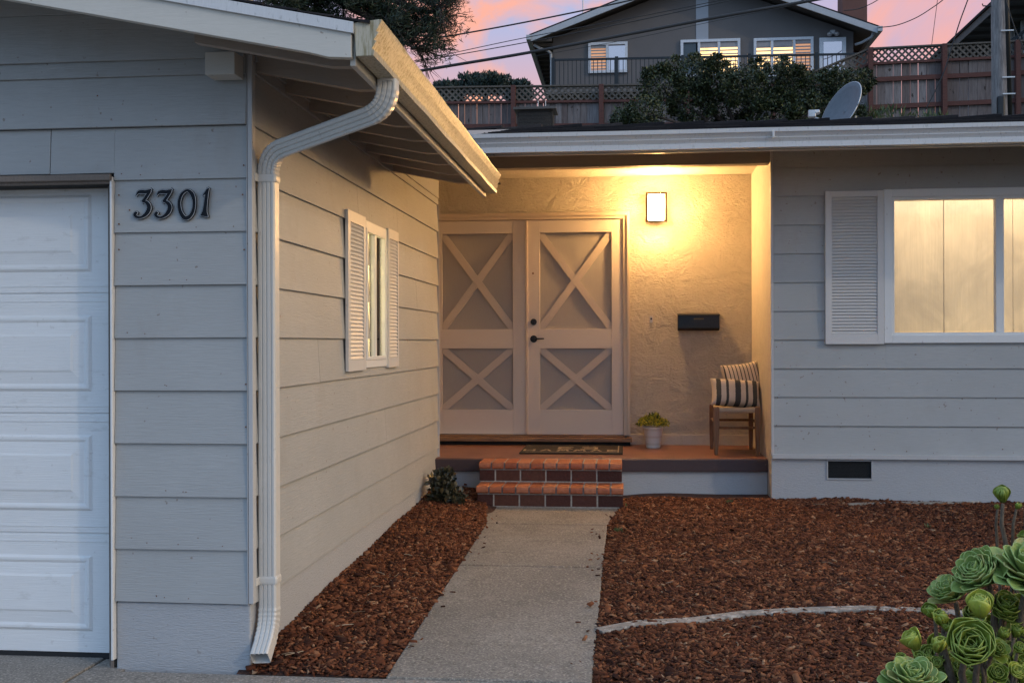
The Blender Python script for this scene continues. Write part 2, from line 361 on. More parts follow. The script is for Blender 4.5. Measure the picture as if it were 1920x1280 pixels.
js = [4.625, 6.68, 7.98, 8.66]
for a, b in zip(js[:-1], js[1:]):
    b2 = b - .013
    wl = xs0 if a < 8 else xs0 - .02
    wl = xs0; lf, rf_ = (xs0, xs1) if b < 8.5 else (-1.125, -.078)
    wk.add([(wl, a, -.1), (xs1, a, -.1), (rf_, b2, -.1), (lf, b2, -.1), (wl, a, zwalk(a)), (xs1, a, zwalk(a)), (rf_, b2, zwalk(b2)), (lf, b2, zwalk(b2))],
           [(3, 2, 1, 0), (4, 5, 6, 7), (0, 1, 5, 4), (1, 2, 6, 5), (2, 3, 7, 6), (3, 0, 4, 7)])
structure(wk.build('walkway', M['walk'], bevel=.008))
def bump2(x, y): return .012 * math.sin(3.1 * x + 1.7 * y) * math.cos(2.3 * y - x) + .006 * math.sin(9 * x + 2) * math.sin(8 * y)
def zbed_r(x, y):
    e = min(1, max(0, (x - xs1) / .2)); return zwalk(y) - .022 + .014 * e + bump2(x, y)
def zbed_l(x, y): 
    e = min(1, max(0, (xs0 - x) / .45)); return zwalk(y) - .006 + (.047 * e + bump2(x, y)) * max(0, min(1, (y - 4.62) * 5))
sheet('planting_bed', M['soil'], list(np.linspace(xs1 + .003, 7, 60)), list(np.linspace(-1, 9.5, 70)), zbed_r)
sheet('planting_bed', M['soil'], list(np.linspace(XS - .05, xs0 - .003, 12)), list(np.linspace(4.62, 9.5, 50)), zbed_l)
def chips(n, xf, zf, yr):
    y = RNG.uniform(yr[0] ** 2, yr[1] ** 2, n * 2) ** .5 if yr[0] > 1 else RNG.uniform(*yr, n * 2)
    x = RNG.uniform(0, 1, n * 2); lo, hi = xf(y); x = lo + x * (hi - lo)
    z = np.array([zf(a, b) for a, b in zip(x, y)]); k = len(x)
    c = np.stack([x, y, z + RNG.uniform(-.002, .016, k)], 1)
    yaw = RNG.uniform(0, 6.283, k); pit = RNG.normal(0, .30, k); rol = RNG.normal(0, .35, k)
    a = np.stack([np.cos(yaw) * np.cos(pit), np.sin(yaw) * np.cos(pit), np.sin(pit)], 1)
    b = np.stack([-np.sin(yaw) * np.cos(rol), np.cos(yaw) * np.cos(rol), np.sin(rol)], 1); cc = np.cross(a, b)
    s = RNG.lognormal(0, .38, k)
    a *= (.0108 * s)[:, None]; b *= (.0040 * s * RNG.uniform(.6, 1.6, k))[:, None]; cc *= (.0022 * s)[:, None]
    V = np.stack([c - a - b * .6, c + a - b, c + a * .8 + b, c - a + b * .8, c - a * .9 - b * .6 + cc * 2, c + a * .9 - b * .8 + cc * 2, c + a * .7 + b + cc * 2, c - a + b * .7 + cc * 2], 1).reshape(-1, 3)
    i = (np.arange(k) * 8)[:, None]
    Fc = np.concatenate([i + np.array(q) for q in ((4, 5, 6, 7), (0, 1, 5, 4), (1, 2, 6, 5), (2, 3, 7, 6), (3, 0, 4, 7))])
    return V, Fc
Va, Fa = chips(72000, lambda y: (xs1 + .004 + .085 * np.clip((y - 7.98) / .68, 0, 1), y * .37 + .35), zbed_r, (3.6, 9.12))
np_obj('bark_mulch', Va, Fa, M['mulch'], kind='stuff')
Vb, Fb = chips(17500, lambda y: (XS + .0 + 0 * y, xs0 - .002 - .10 * np.clip((y - 7.98) / .68, 0, 1)), zbed_l, (4.625, 9.4))
np_obj('bark_mulch', Vb, Fb, M['mulch'], kind='stuff')
Vs, Fs = chips(14, lambda y: (xs1 - .10 + 0 * y, xs1 + 0 * y), lambda x, y: zwalk(y) + .002, (4.7, 8.6)); Vt, Ft = chips(12, lambda y: (xs0 + 0 * y, xs0 + .09 + 0 * y), lambda x, y: zwalk(y) + .002, (4.7, 8.6))
np_obj('bark_litter', np.concatenate([Vs, Vt]), np.concatenate([Fs, Ft + len(Vs)]), M['mulch'], kind='stuff')
st_ = MB()
for i in range(90):
    y_ = random.uniform(3.9, 9.0); x_ = random.uniform(xs1 + .08, y_ * .36 + .2) if i % 5 else random.uniform(XS + .1, xs0 - .1); z_ = (zbed_r if x_ > xs1 else zbed_l)(x_, y_) + .022
    a_ = random.uniform(0, 3.14); l_ = random.uniform(.015, .045); dx_, dy_ = math.cos(a_) * l_, math.sin(a_) * l_
    st_.tube([(x_ - dx_, y_ - dy_, z_ + random.uniform(-.006, .008)), (x_ + random.uniform(-.004, .004), y_, z_ + .003), (x_ + dx_, y_ + dy_, z_ + random.uniform(-.006, .008))], random.uniform(.0012, .0026), 4)
M['straw'] = islands('dry_straw', [(0, (.16, .10, .06)), (.6, (.34, .24, .15)), (1, (.50, .42, .30))], .85)
st_.build('straw_litter', M['straw'], kind='stuff')
def edging(pts, z, w, label):
    P = [atz(u, v, z) for u, v in pts]; P = [Vector((p.x, p.y, zbed_r(p.x, p.y) + .012)) for p in P]
    fine = []
    for i in range(len(P) - 1):
        for k in range(5): fine.append(P[i].lerp(P[i + 1], k / 5))
    fine.append(P[-1]); o = MB().tube(fine, w, prof=[(.10, -.5), (.15, -.44), (.15, .44), (.10, .5), (-.6, .5), (-.6, -.5)], up=(0, 0, 1)).build('garden_edging', M['edging'], bevel=.004)
    tag(o, label, 'edging')
edging([(1122, 1180), (1200, 1170), (1300, 1161), (1400, 1153), (1500, 1149), (1620, 1150), (1760, 1154), (1920, 1166), (2100, 1185)], .03, .085, 'near curved concrete edging strip running from the walkway to the succulents')
edging([(1590, 948), (1610, 947), (1700, 945), (1800, 942), (1920, 938), (2050, 934)], .14, .075, 'far thin concrete edging strip half buried in mulch beside the house wall')
# small weeds in the mulch
def weed(u, v, label, n=40, s=.018):
    p = atz(u, v, .08); pts = np.array([p.x, p.y, zbed_r(p.x, p.y) + .01]) + RNG.normal(size=(n, 3)) * np.array([s, s, s * .3])
    V, Fc = leaf_cloud(pts, .028, .35, 0, (0, 0, 1.0)); tag(np_obj('weed', V, Fc, M['weed']), label, 'weed')
weed(1166, 962, 'green weed at the mulch corner beside the brick steps'); weed(1517, 951, 'small weed sprout near the start of the far edging strip', 14, .015)
weed(1738, 997, 'pale weed tuft in the open mulch near the succulents', 20, .016); weed(1160, 1000, 'low mossy weeds along the right edge of the walkway', 60, .02)
weed(1365, 955, 'faint weed growing in front of the porch corner', 20, .02)
# ================================================================ HOUSE
house = empty('house', (0, 9.5, 0), 'single storey grey board-sided house with white garage door and deep lit porch', 'house')
def rects_minus(r, holes):
    out = [r]
    for h in holes:
        nx = []
        for (a, b, c, d) in out:
            if h[0] >= b or h[1] <= a or h[2] >= d or h[3] <= c: nx.append((a, b, c, d)); continue
            if h[0] > a: nx.append((a, h[0], c, d))
            if h[1] < b: nx.append((h[1], b, c, d))
            m0, m1 = max(a, h[0]), min(b, h[1])
            if h[2] > c: nx.append((m0, m1, c, h[2]))
            if h[3] < d: nx.append((m0, m1, h[3], d))
        out = nx
    return out
def lap_wall(name, fn, a0, a1, z0, n, e, holes, top=99, seams=(), m='siding', parent=None, **kw):
    """fn(a, out, z) -> point ; boards lapped like clapboard, each with its foot proud of the one below"""
    mb = MB()
    for i in range(n):
        lo = z0 + i * e; hi = min(lo + e, top)
        if hi <= lo: break
        jit = random.uniform(-.0015, .0015)
        cuts = [s for (k, s) in seams if k == i]
        hs = list(holes) + [(s - .0015, s + .0015, lo - 1, hi + 1) for s in cuts]
        for (a, b, c, d) in rects_minus((a0, a1, lo, hi), hs):
            f = lambda z: .019 + jit - .014 * (z - lo) / e
            k = 1 if a < a0 + .5 else 0
            vs = [fn(a, 0, c), fn(b, 0, c), fn(b, 0, d), fn(a, 0, d), fn(a, f(c), c + random.uniform(-.001, .001)), fn(b, f(c), c + random.uniform(-.001, .001)), fn(b, f(d), d), fn(a, f(d), d)]
            mb.add(vs, [(4, 5, 6, 7), (0, 1, 5, 4), (1, 2, 6, 5), (3, 0, 4, 7), (2, 3, 7, 6), (3, 2, 1, 0)])
    return mb.build(name, M[m], parent, bevel=.0016, **kw)
E = .23; ZS = CZ - 1.126
# garage front: opening edge and heights
XD = at(205, 700, YG).x; XT = at(218, 700, YG).x; ZD = at(100, 348, YG).z; ZDT = at(100, 328, YG).z
f_front = lambda a, o, z: Vector((a, YG - o, z)); f_side = lambda a, o, z: Vector((XS + o, a, z)); f_right = lambda a, o, z: Vector((a, YR - o, z))
xc0 = at(466, 700, YG).x
def core(name, fn, a0, a1, z0, z1, holes, t=.1, m='dark', parent=house):
    mb = MB()
    for (a, b, c, d) in rects_minus((a0, a1, z0, z1), holes):
        mb.add([fn(a, -.001, c), fn(b, -.001, c), fn(b, -.001, d), fn(a, -.001, d), fn(a, -t, c), fn(b, -t, c), fn(b, -t, d), fn(a, -t, d)],
               [(0, 1, 2, 3), (7, 6, 5, 4), (0, 4, 5, 1), (1, 5, 6, 2), (2, 6, 7, 3), (3, 7, 4, 0)])
    return mb.build(name, M[m], parent)
b0x = at(384, 98, YG - .14).x
wall_front = lap_wall('garage_front_siding', f_front, -7.0, xc0, ZS, 9, E, [(-7.1, XT, -1, ZDT)], seams=[(8, at(97, 280, YG).x)], parent=house)
lap_wall('gable_siding', lambda a, o, z: Vector((a, YG - .012 - o, z)), -7.0, xc0 - .0, ZS + 9 * E + .0, 5, E * .95, [], parent=house)
zgb = at(100, 118, YG - .04).z
box('gable_board', M['siding'], house, -7.0, xc0 - .002, YG - .046, YG - .034, zgb, zgb + .205, bevel=.002)
box('gable_board', M['siding'], house, -7.0, xc0 - .002, YG - .052, YG - .034, zgb + .2055, zgb + .42, bevel=.002)
core('garage_front_wall', f_front, -7.0, XS - .012, .0, 3.6, [(-7.1, XD, -1, ZD)], parent=house)
box('corner_board', M['trim'], house, xc0 + .001, XS - .002, YG - .024, YG + .0, ZS - .005, 2.68)
box('corner_board', M['trim'], house, XS + .0, XS + .022, YG - .024, YG + .018, ZS + .002, 2.66)
box('foundation_wall', M['found'], house, XT, XS + .002, YG - .006, YG + .3, -.1, ZS - .004, bevel=.008)
box('foundation_wall', M['found'], house, XS - .12, XS + .008, YG + .301, YE, -.1, ZS - .004, bevel=.006)
# side wall of the garage wing
yside = lambda u: atx(u, 600, XS + .012).y
wy0, wy1 = yside(692), yside(730); wz0, wz1 = CZ - .135, CZ + .735
lap_wall('garage_side_siding', f_side, YG + .019, YE - .01, ZS, 11, E, [(wy0, wy1, wz0, wz1)], top=CZ + 1.225,
         seams=[(9, 5.9), (8, 7.7), (8, 6.55), (4, 5.7), (2, 7.3), (6, 8.4)], parent=house)
core('garage_side_wall', f_side, YG + .0, YE - .012, .0, 2.9, [(wy0, wy1, wz0, wz1)], parent=house)
box('corner_board', M['trim'], house, XS - .03, XS + .024, YE - .009, YE + .0, ZS + .005, 2.62)
box('return_wall', M['trim'], house, XL, XS - .031, YE - .1, YE, 0, 2.95)
box('frieze_board', M['siding'], house, XS, XS + .026, YG + .03, YE - .02, CZ + 1.2255, CZ + 1.40)
# right wing wall
ZR = CZ - .906
XR1 = 5.4
ru = lambda u: at(u, 600, YR).x; rz = lambda v, u=1700: at(u, v, YR).z
gx0, gx1 = ru(1677), ru(1867); gz0, gz1 = rz(616), rz(379)
hx0, hx1 = ru(1660), ru(2100); hz0, hz1 = rz(640), rz(359)
lap_wall('right_wing_siding', f_right, ru(1450), XR1, ZR, 11, E, [(hx0, hx1, hz0, hz1)], seams=[], parent=house)
core('right_wing_wall', f_right, XA + .01, XR1, 0, 3.05, [(hx0, hx1, hz0, hz1)], parent=house)
vx0, vx1, vz0, vz1 = ru(1551), ru(1632), rz(896, 1590), rz(864, 1590)
for b in rects_minus((XA + .012, XR1, -.1, ZR - .055), [(vx0, vx1, vz0, vz1)]):
    pass
fm = MB()
for (a, b, c, d) in rects_minus((XA - .008, XR1, -.1, ZR - .03), [(vx0, vx1, vz0, vz1)]): fm.box(a, b, YR - .012, YR - .0015, c, d)
fm.build('foundation_wall', M['found'], house)
box('water_table_trim', M['trim'], house, ru(1446), XR1, YR - .048, YR - .013, rz(860.5), rz(852), bevel=.002)
box('corner_board', M['trim'], house, XA - .012, ru(1450) - .001, YR - .026, YR - .0005, ZR - .012, CZ + 1.60)
# soft broken edge to the vent
vent = box('foundation_vent', M['dark'], house, vx0, vx1, YR + .02, YR + .04, vz0, vz1, bevel=0)
vf = MB(); t = .012
vf.box(vx0 - t, vx0, YR - .02, YR + .02, vz0 - t, vz1 + t); vf.box(vx1, vx1 + t, YR - .02, YR + .02, vz0 - t, vz1 + t); vf.box(vx0, vx1, YR - .02, YR + .02, vz0 - t, vz0); vf.box(vx0, vx1, YR - .02, YR + .02, vz1, vz1 + t)
vf.build('vent_frame', M['found'], vent, bevel=.002)
vm = MB()
for i in range(1, 40): x = lerp(vx0, vx1, i / 40); vm.box(x - .0008, x + .0008, YR - .002, YR, vz0, vz1)
for i in range(1, 13): z = lerp(vz0, vz1, i / 13); vm.box(vx0, vx1, YR - .004, YR - .0025, z - .0008, z + .0008)
vm.build('vent_screen', M['cable'], vent)
# porch alcove
ZC = CZ + 1.572
back = box('porch_back_wall', M['stucco'], house, XL - .01, XA + .3, YB, YB + .12, .1, ZC + .1, bevel=0)
box('porch_side_wall', M['stucco_side'], house, XA, XA + .15, YR + .0002, YB - .001, .0, ZC + .1, bevel=0)
box('porch_side_wall', M['stucco_side'], house, XL - .15, XL - .001, YE + .001, YB - .001, .0, ZC + .1, bevel=0)
box('porch_ceiling', M['stucco_side'], house, XL - .1, XA + .1, YR + .13, YB - .002, ZC, ZC + .08, bevel=0)
box('porch_header', M['header'], house, XS + .025, XA - .013, YR, YR + .12, rz(309, 1300), CZ + 1.63, bevel=.003)
# stucco foot course on the back wall
box('wall_foot', M['stucco_side'], house, at(1180, 800, YB).x, XA - .002, YB - .018, YB - .0015, ZP, ZP + .10, bevel=.004)
# porch slab
def skew(mb, x0, x1, yl, yr, y1, z0, z1):
    return mb.add([(x0, yl, z0), (x1, yr, z0), (x1, y1, z0), (x0, y1, z0), (x0, yl, z1), (x1, yr, z1), (x1, y1, z1), (x0, y1, z1)],
                  [(3, 2, 1, 0), (4, 5, 6, 7), (0, 1, 5, 4), (1, 2, 6, 5), (2, 3, 7, 6), (3, 0, 4, 7)])
skew(MB(), XL, XA - .003, YPL + .012, YPR + .012, YB - .002, ZP - .05, ZP).build('porch_floor', M['floor'], house, bevel=.004)
skew(MB(), -1.66, XA - .002, YPL, YPR, YB - .1, ZP - .108, ZP - .006).build('porch_slab', M['maroon'], house, bevel=.005)
skew(MB(), -1.64, XA - .004, YPL + .035, YPR + .035, YB - .1, -.1, ZP - .109).build('porch_foundation', M['found'], house)
# ---- front doors
bz = lambda v: at(1080, v, YB - .04).z; bx = lambda u: at(u, 600, YB - .04).x
ZT = bz(815); ZH = bz(412)
sill = MB(); sill.box(XL + .004, at(1185, 820, YB - .16).x, YB - .17, YB - .002, bz(822) - .02, bz(819)); sill.box(XL + .004, bx(1170), YB - .11, YB - .003, bz(819) + .0005, bz(815.2))
sill.build('door_threshold', M['sill_wood'], house, bevel=.004)
box('threshold_gap_shade', M['dark'], house, XL + .006, bx(1181), YB - .12, YB - .004, ZP + .001, bz(822) - .021)  # near-black filler painted as the shaded gap under the threshold
df = MB(); fr_r0, fr_r1 = bx(1168.5), bx(1178)
df.box(fr_r0, fr_r1, YB - .075, YB - .001, ZT + .0, bz(402)); df.box(XL + .002, fr_r0 - .0005, YB - .075, YB - .001, ZH + .004, bz(402))
df.build('door_frame', M['frame'], house, bevel=.004)
cas = MB(); cas.box(fr_r1 - .012, fr_r1 + .016, YB - .088, YB - .076, ZT, bz(402) + .016); cas.box(XL + .002, fr_r1 - .0125, YB - .088, YB - .076, bz(402) - .018, bz(402) + .016)
cas.build('door_casing', M['frame'], house, bevel=.003)
mid = bx(988.5)
def crossbars(mb, x0, x1, z0, z1, y0, y1, w):
    for (A, B) in (((x0, z0), (x1, z1)), ((x0, z1), (x1, z0))):
        d = Vector((B[0] - A[0], B[1] - A[1])); n = Vector((-d.y, d.x)).normalized() * w / 2
        # clip a diagonal strip to the panel rectangle
        poly = [Vector(A) + n - d * .2, Vector(B) + n + d * .2, Vector(B) - n + d * .2, Vector(A) - n - d * .2]
        for ax, lim, sg in ((0, x0, 1), (0, x1, -1), (1, z0, 1), (1, z1, -1)):
            out = []
            for i in range(len(poly)):
                p, q = poly[i], poly[(i + 1) % len(poly)]; pi, qi = (p[ax] - lim) * sg >= 0, (q[ax] - lim) * sg >= 0
                if pi: out.append(p)
                if pi != qi: out.append(p.lerp(q, (lim - p[ax]) / (q[ax] - p[ax])))
            poly = out
        mb.prism([(p.x, y0, p.y) for p in poly], (0, y1 - y0, 0)); y0 -= .0012
def door(x0, x1, px0, px1):
    yf = YB - .058
    d = MB(); zs = [ZT + .004, bz(768), bz(653), bz(616.7), bz(436), ZH]
    d.box(x0, px0, yf, YB - .02, zs[0], zs[5]); d.box(px1, x1, yf, YB - .02, zs[0], zs[5])
    for a, b in ((0, 1), (2, 3), (4, 5)): d.box(px0 + .0005, px1 - .0005, yf - .0, YB - .02, zs[a], zs[b])
    o = d.build('front_door', M['doorpaint'], house, bevel=.0015)
    for a, b in ((1, 2), (3, 4)):
        p = box('door_panel', M['doorpanel'], o, px0 + .001, px1 - .001, YB - .028, YB - .021, zs[a] + .001, zs[b] - .001, bevel=0)
        c = MB(); crossbars(c, px0 + .002, px1 - .002, zs[a] + .002, zs[b] - .002, YB - .047, YB - .0285, .066 if b - a and a == 3 else .066); c.build('cross_brace', M['doorcross'], p)
    return o
dl = door(bx(808), mid - .006, bx(829.5), bx(962)); dr_ = door(mid + .006, bx(1168), bx(1012.5), bx(1147))
box('astragal', M['frame'], dl, mid - .012, mid + .010, YB - .074, YB - .059, ZT + .006, ZH - .002, bevel=.003)
def disc(mb, c, r, y0, y1, n=24):
    return mb.tube([(c[0], y0, c[1]), (c[0], y1, c[1])], r, n)
k = MB(); disc(k, (bx(1001), bz(603)), .030, YB - .0585, YB - .075); disc(k, (bx(1001), bz(603)), .017, YB - .075, YB - .088); k.build('deadbolt', M['black'], dr_, bevel=.002)
k = MB(); disc(k, (bx(1001), bz(635)), .034, YB - .0585, YB - .070); disc(k, (bx(1001), bz(635)), .014, YB - .07, YB - .115)
k.tube([(bx(1001), YB - .11, bz(635)), (bx(1008), YB - .113, bz(634.7)), (bx(1021), YB - .108, bz(634.5))], [.010, .008, .006], 10); k.build('door_handle', M['black'], dr_, bevel=.0015)
k = MB(); disc(k, (bx(1000), bz(512)), .009, YB - .0585, YB - .064); k.build('peephole', M['rust'], dr_)
# ---- garage door
gd = MB(); yd = YG + .125; zb = at(100, 1221, yd).z
xr = at(199, 700, yd).x + .02
secs = [at(100, v, yd).z for v in (350, 551, 775, 999, 1222)]
dxz = lambda u, v: at(u, v, yd)
gdo = MB(); gdo.box(-6.6, xr, yd + .002, yd + .04, zb, ZD + .05)
for i in range(4):
    zt, zl = secs[i] - (.0 if i else -.05), secs[i + 1]
    gdo.box(-6.6, xr, yd - .004, yd + .0015, zl + .004, zt - .004)
gdoor = gdo.build('garage_door', M['garage'], house, bevel=.003)
prt = MB()
def panel(mb, x0, x1, z0, z1):
    rings = [(0, 0), (.012, .008), (.022, .008), (.034, .003), (.085, -.004 + .012), (.095, .012)]
    vs = []
    for ins, dp in rings:
        y = yd - .0045 - dp
        vs += [(x0 + ins, y, z0 + ins), (x1 - ins, y, z0 + ins), (x1 - ins, y, z1 - ins), (x0 + ins, y, z1 - ins)]
    fs = [(r * 4 + k, r * 4 + (k + 1) % 4, (r + 1) * 4 + (k + 1) % 4, (r + 1) * 4 + k) for r in range(len(rings) - 1) for k in range(4)] + [(20, 21, 22, 23)]
    mb.add(vs, fs)
pr = at(173, 700, yd).x
for i in range(4):
    vt, vb = [(367, 510), (591, 733), (814, 956), (1039, 1180)][i]
    z1_, z0_ = dxz(100, vt).z, dxz(100, vb).z; x1_ = pr
    for j in range(6):
        panel(prt, x1_ - .62, x1_, z0_, z1_); x1_ -= .70
    # ribs beside the section joint
    zj = secs[i + 1]
    if i < 3:
        for dz in (.034, -.034): prt.box(-6.6, xr - .004, yd - .0065, yd - .0045, zj + dz - .002, zj + dz + .002)
prt.build('raised_panels', M['garage'], gdoor, bevel=0, recalc=True)
box('door_seal', M['rubber'], gdoor, -6.6, xr, yd + .0, yd + .03, zb - .028, zb - .001, bevel=.004)
box('garage_jamb', M['jamb'], house, XD - .0, XD + .018, YG - .0, yd + .06, -.01, ZD + .02)
box('garage_jamb', M['jamb'], house, XD - .022, XD - .0005, YG + .035, yd - .006, -.01, ZD - .0)
box('garage_casing', M['white'], house, XD + .0185, XT - .002, YG - .032, YG + .02, .0 + .035, ZD + .03, bevel=.003)
box('garage_head_jamb', M['jamb'], house, -6.9, XD - .0005, YG - .0, yd + .06, ZD + .0005, ZD + .02)
hc = MB(); hc.box(-6.9, XD + .018, YG - .030, YG - .002, ZD - .0, ZD + .028); hc.box(-6.9, XD + .03, YG - .048, YG - .0305, ZD + .012, ZD + .040); hc.build('garage_head_casing', M['jamb'], house, bevel=.004)
# ---- louvred shutters
def shutter(fn, a0, a1, z0, z1, la0, la1, lz0, lz1, n, th=.03, parent=house, tilt=.012):
    mb = MB()
    def bx_(a, b, o0, o1, c, d):
        vs = [fn(a, o0, c), fn(b, o0, c), fn(b, o0, d), fn(a, o0, d), fn(a, o1, c), fn(b, o1, c), fn(b, o1, d), fn(a, o1, d)]
        mb.add(vs, [(3, 2, 1, 0), (4, 5, 6, 7), (0, 1, 5, 4), (1, 2, 6, 5), (2, 3, 7, 6), (3, 0, 4, 7)])
    bx_(a0, la0, .021, .021 + th, z0, z1); bx_(la1, a1, .021, .021 + th, z0, z1)
    bx_(la0 + .0004, la1 - .0004, .021, .021 + th, z0, lz0); bx_(la0 + .0004, la1 - .0004, .021, .021 + th, lz1, z1)
    bx_(la0, la1, .021, .0225, lz0, lz1)
    o = mb.build('shutter', M['shutter'], parent, bevel=.002)
    lv = MB(); st_ = (lz1 - lz0) / n
    for i in range(n):
        z = lz0 + i * st_; o0 = .021 + th * .28; o1 = .021 + th * .80
        P = [fn(la0 + .001, o1, z + .001), fn(la0 + .001, o1 + .001, z + .006), fn(la0 + .001, o0 + .002, z + st_ * .98 + .002), fn(la0 + .001, o0, z + st_ * .98 - .004)]
        lv.prism(P, fn(la1 - .001, o0, z) - fn(la0 + .001, o0, z))
    lv.build('louvres', M['shutter'], o)
    return o
shutter(f_right, ru(1546), ru(1655), rz(645, 1600), rz(359.5, 1600), ru(1558), ru(1643), rz(626, 1600), rz(370.5, 1600), 43)
shutter(f_right, hx1 + .01, hx1 + .48, rz(645, 1600), rz(359.5, 1600), hx1 + .06, hx1 + .43, rz(626, 1600), rz(370.5, 1600), 43)
ys = lambda u: atx(u, 600, XS + .05).y
shutter(f_side, ys(657), ys(690) - .002, CZ - .165, CZ + .765, ys(661.5), ys(686), CZ - .10, CZ + .70, 34, .018)
shutter(f_side, ys(732), ys(751), CZ - .165, CZ + .765, ys(734), ys(749), CZ - .10, CZ + .70, 34, .018)
# ---- windows
def quadbox(fn, mb, a, b, o0, o1, c, d):
    mb.add([fn(a, o0, c), fn(b, o0, c), fn(b, o0, d), fn(a, o0, d), fn(a, o1, c), fn(b, o1, c), fn(b, o1, d), fn(a, o1, d)],
           [(3, 2, 1, 0), (4, 5, 6, 7), (0, 1, 5, 4), (1, 2, 6, 5), (2, 3, 7, 6), (3, 0, 4, 7)])
def ringframe(fn, mb, a0, a1, z0, z1, w, o0, o1):
    quadbox(fn, mb, a0, a0 + w, o0, o1, z0, z1); quadbox(fn, mb, a1 - w, a1, o0, o1, z0, z1)
    quadbox(fn, mb, a0 + w, a1 - w, o0, o1, z0, z0 + w); quadbox(fn, mb, a0 + w, a1 - w, o0, o1, z1 - w, z1)
win = MB(); ringframe(f_right, win, ru(1656), hx1 + .005, rz(643), rz(355.5), .062, -.02, .040)
wob = win.build('window', M['white'], house, bevel=.003)
w2 = MB(); ringframe(f_right, w2, ru(1656) + .060, hx1 - .055, rz(643) + .060, rz(355.5) - .060, .024, -.06, .020)
quadbox(f_right, w2, ru(1867), ru(1882), -.055, .012, rz(643) + .084, rz(355.5) - .084)
w2.build('window_sash', M['white'], wob, bevel=.002)
gl = MB(); quadbox(f_right, gl, gx0 - .02, hx1 - .06, -.045, -.041, gz0 - .02, gz1 + .02); gl.build('window_glass', M['glass'], wob)
# the lit room behind it: tall sliding panels under a ceiling lamp
def curtain_mat(name, c):
    n = NT(name); f = n.noise(n.mapped((25, 1, 1.1)), 2.4, 5, .6); g_ = n.noise(n.mapped((1.6, 1, 1.2)), 1.8, 4, .6, .8); c2 = n.mix(n.ramp(g_, [(.38, 0), (.62, 1)]), sc3(c, .72), c); n.col(n.mix(n.ramp(f, [(.3, .5), (.75, 0)]), c2, sc3(c, .68))); n.rough(.28); n.bump(f, .004); return n.m
M['panel'] = curtain_mat('lacquered_closet_panel', (.72, .60, .41)); M['roomwall'] = simple('room_wall_paint', (.60, .52, .40), .8)
room = box('room_wall', M['roomwall'], house, hx0 - .3, hx1 + .5, YR + 1.5, YR + 1.55, .45, 2.95, bevel=0)
rm = MB(); rm.box(hx0 - .35, hx0 - .3, YR + .12, YR + 1.5, .45, 2.95); rm.box(hx1 + .5, hx1 + .55, YR + .12, YR + 1.5, .45, 2.95); rm.box(hx0 - .3, hx1 + .5, YR + .12, YR + 1.5, .4, .45); rm.box(hx0 - .3, hx1 + .5, YR + .12, YR + 1.5, 2.80, 2.86)
rm.build('room_shell', M['roomwall'], room)
sx = at(1769.5, 500, YR + .75).x; wpan = .57
for i in range(-2, 4):
    a = sx + i * wpan; box('closet_panel', M['panel'], room, max(a, hx0 - .29) + .002, min(a + wpan, hx1 + .48) - .002, YR + .75 - (.0 if i % 2 else .003), YR + .77, .46, 2.78, bevel=.002) if min(a + wpan, hx1 + .48) - max(a, hx0 - .29) > .05 else None
def lamp_area(name, loc, size, e, c, parent, rot=(0, 0, 0), sy=None):
    d = bpy.data.lights.new(name, 'AREA'); d.energy = e; d.color = c; d.size = size
    if sy: d.shape = 'RECTANGLE'; d.size_y = sy
    o = bpy.data.objects.new(name, d); o.location = loc; o.rotation_euler = rot; COL.objects.link(o); hang(o, parent); return o
lamp_area('room_light', ((gx0 + hx1) / 2, YR + .16, 2.66), 1.9, 12, (1, .76, .52), room, rot=(R(40), 0, 0), sy=.16)
lamp_area('room_light', (ru(1900), YR + .22, .62), 1.3, 13, (1, .74, .42), room, rot=(R(128), 0, 0), sy=.2)  # added low light standing in for floor bounce onto the panels
# side window, sliding sashes
win = MB(); ringframe(f_side, win, ys(690), ys(731.5), CZ - .155, CZ + .755, .050, .0, .028)
wob2 = win.build('window', M['white'], house, bevel=.003)
w2 = MB(); ringframe(f_side, w2, ys(690) + .048, ys(731.5) - .048, CZ - .107, CZ + .707, .022, -.03, .034)
my = ys(710.5); quadbox(f_side, w2, my - .022, my + .030, -.03, .030, CZ - .086, CZ + .686); w2.build('window_sash', M['white'], wob2, bevel=.002)
gl = MB(); quadbox(f_side, gl, wy0 + .02, wy1 - .02, .010, .013, wz0 + .03, wz1 - .03); gl.build('window_glass', M['glass'], wob2)
room2 = MB(); room2.box(XS - .62, XS - .6, wy0 - .6, wy1 + .9, 1.0, 2.6)
room2.box(XS - .6, XS - .12, wy0 - .62, wy0 - .6, 1.0, 2.6); room2.box(XS - .6, XS - .12, wy1 + .9, wy1 + .92, 1.0, 2.6); room2.box(XS - .6, XS - .12, wy0 - .6, wy1 + .9, .98, 1.0); room2.box(XS - .6, XS - .12, wy0 - .6, wy1 + .9, 2.6, 2.62)
room2 = room2.build('room_wall', M['roomwall'], house)
def sheer():
    n = NT('sheer_curtain_fabric'); n.N.remove(n.b); out = n.N['Material Output']; d = n.N.new('ShaderNodeBsdfDiffuse'); t = n.N.new('ShaderNodeBsdfTranslucent'); mx = n.N.new('ShaderNodeMixShader'); mx.inputs[0].default_value = .65
    f = n.noise(n.mapped((1, 26, 1)), 2.5, 3); c = n.mix(n.ramp(f, [(.35, 0), (.65, 1)]), (.80, .70, .42), (.88, .84, .66))
    for q in (d, t): n.L.new(c, q.inputs[0])
    n.L.new(d.outputs[0], mx.inputs[1]); n.L.new(t.outputs[0], mx.inputs[2]); n.L.new(mx.outputs[0], out.inputs[0]); return n.m
M['sheer'] = sheer()
bl = MB(); vs = []; n_ = 90
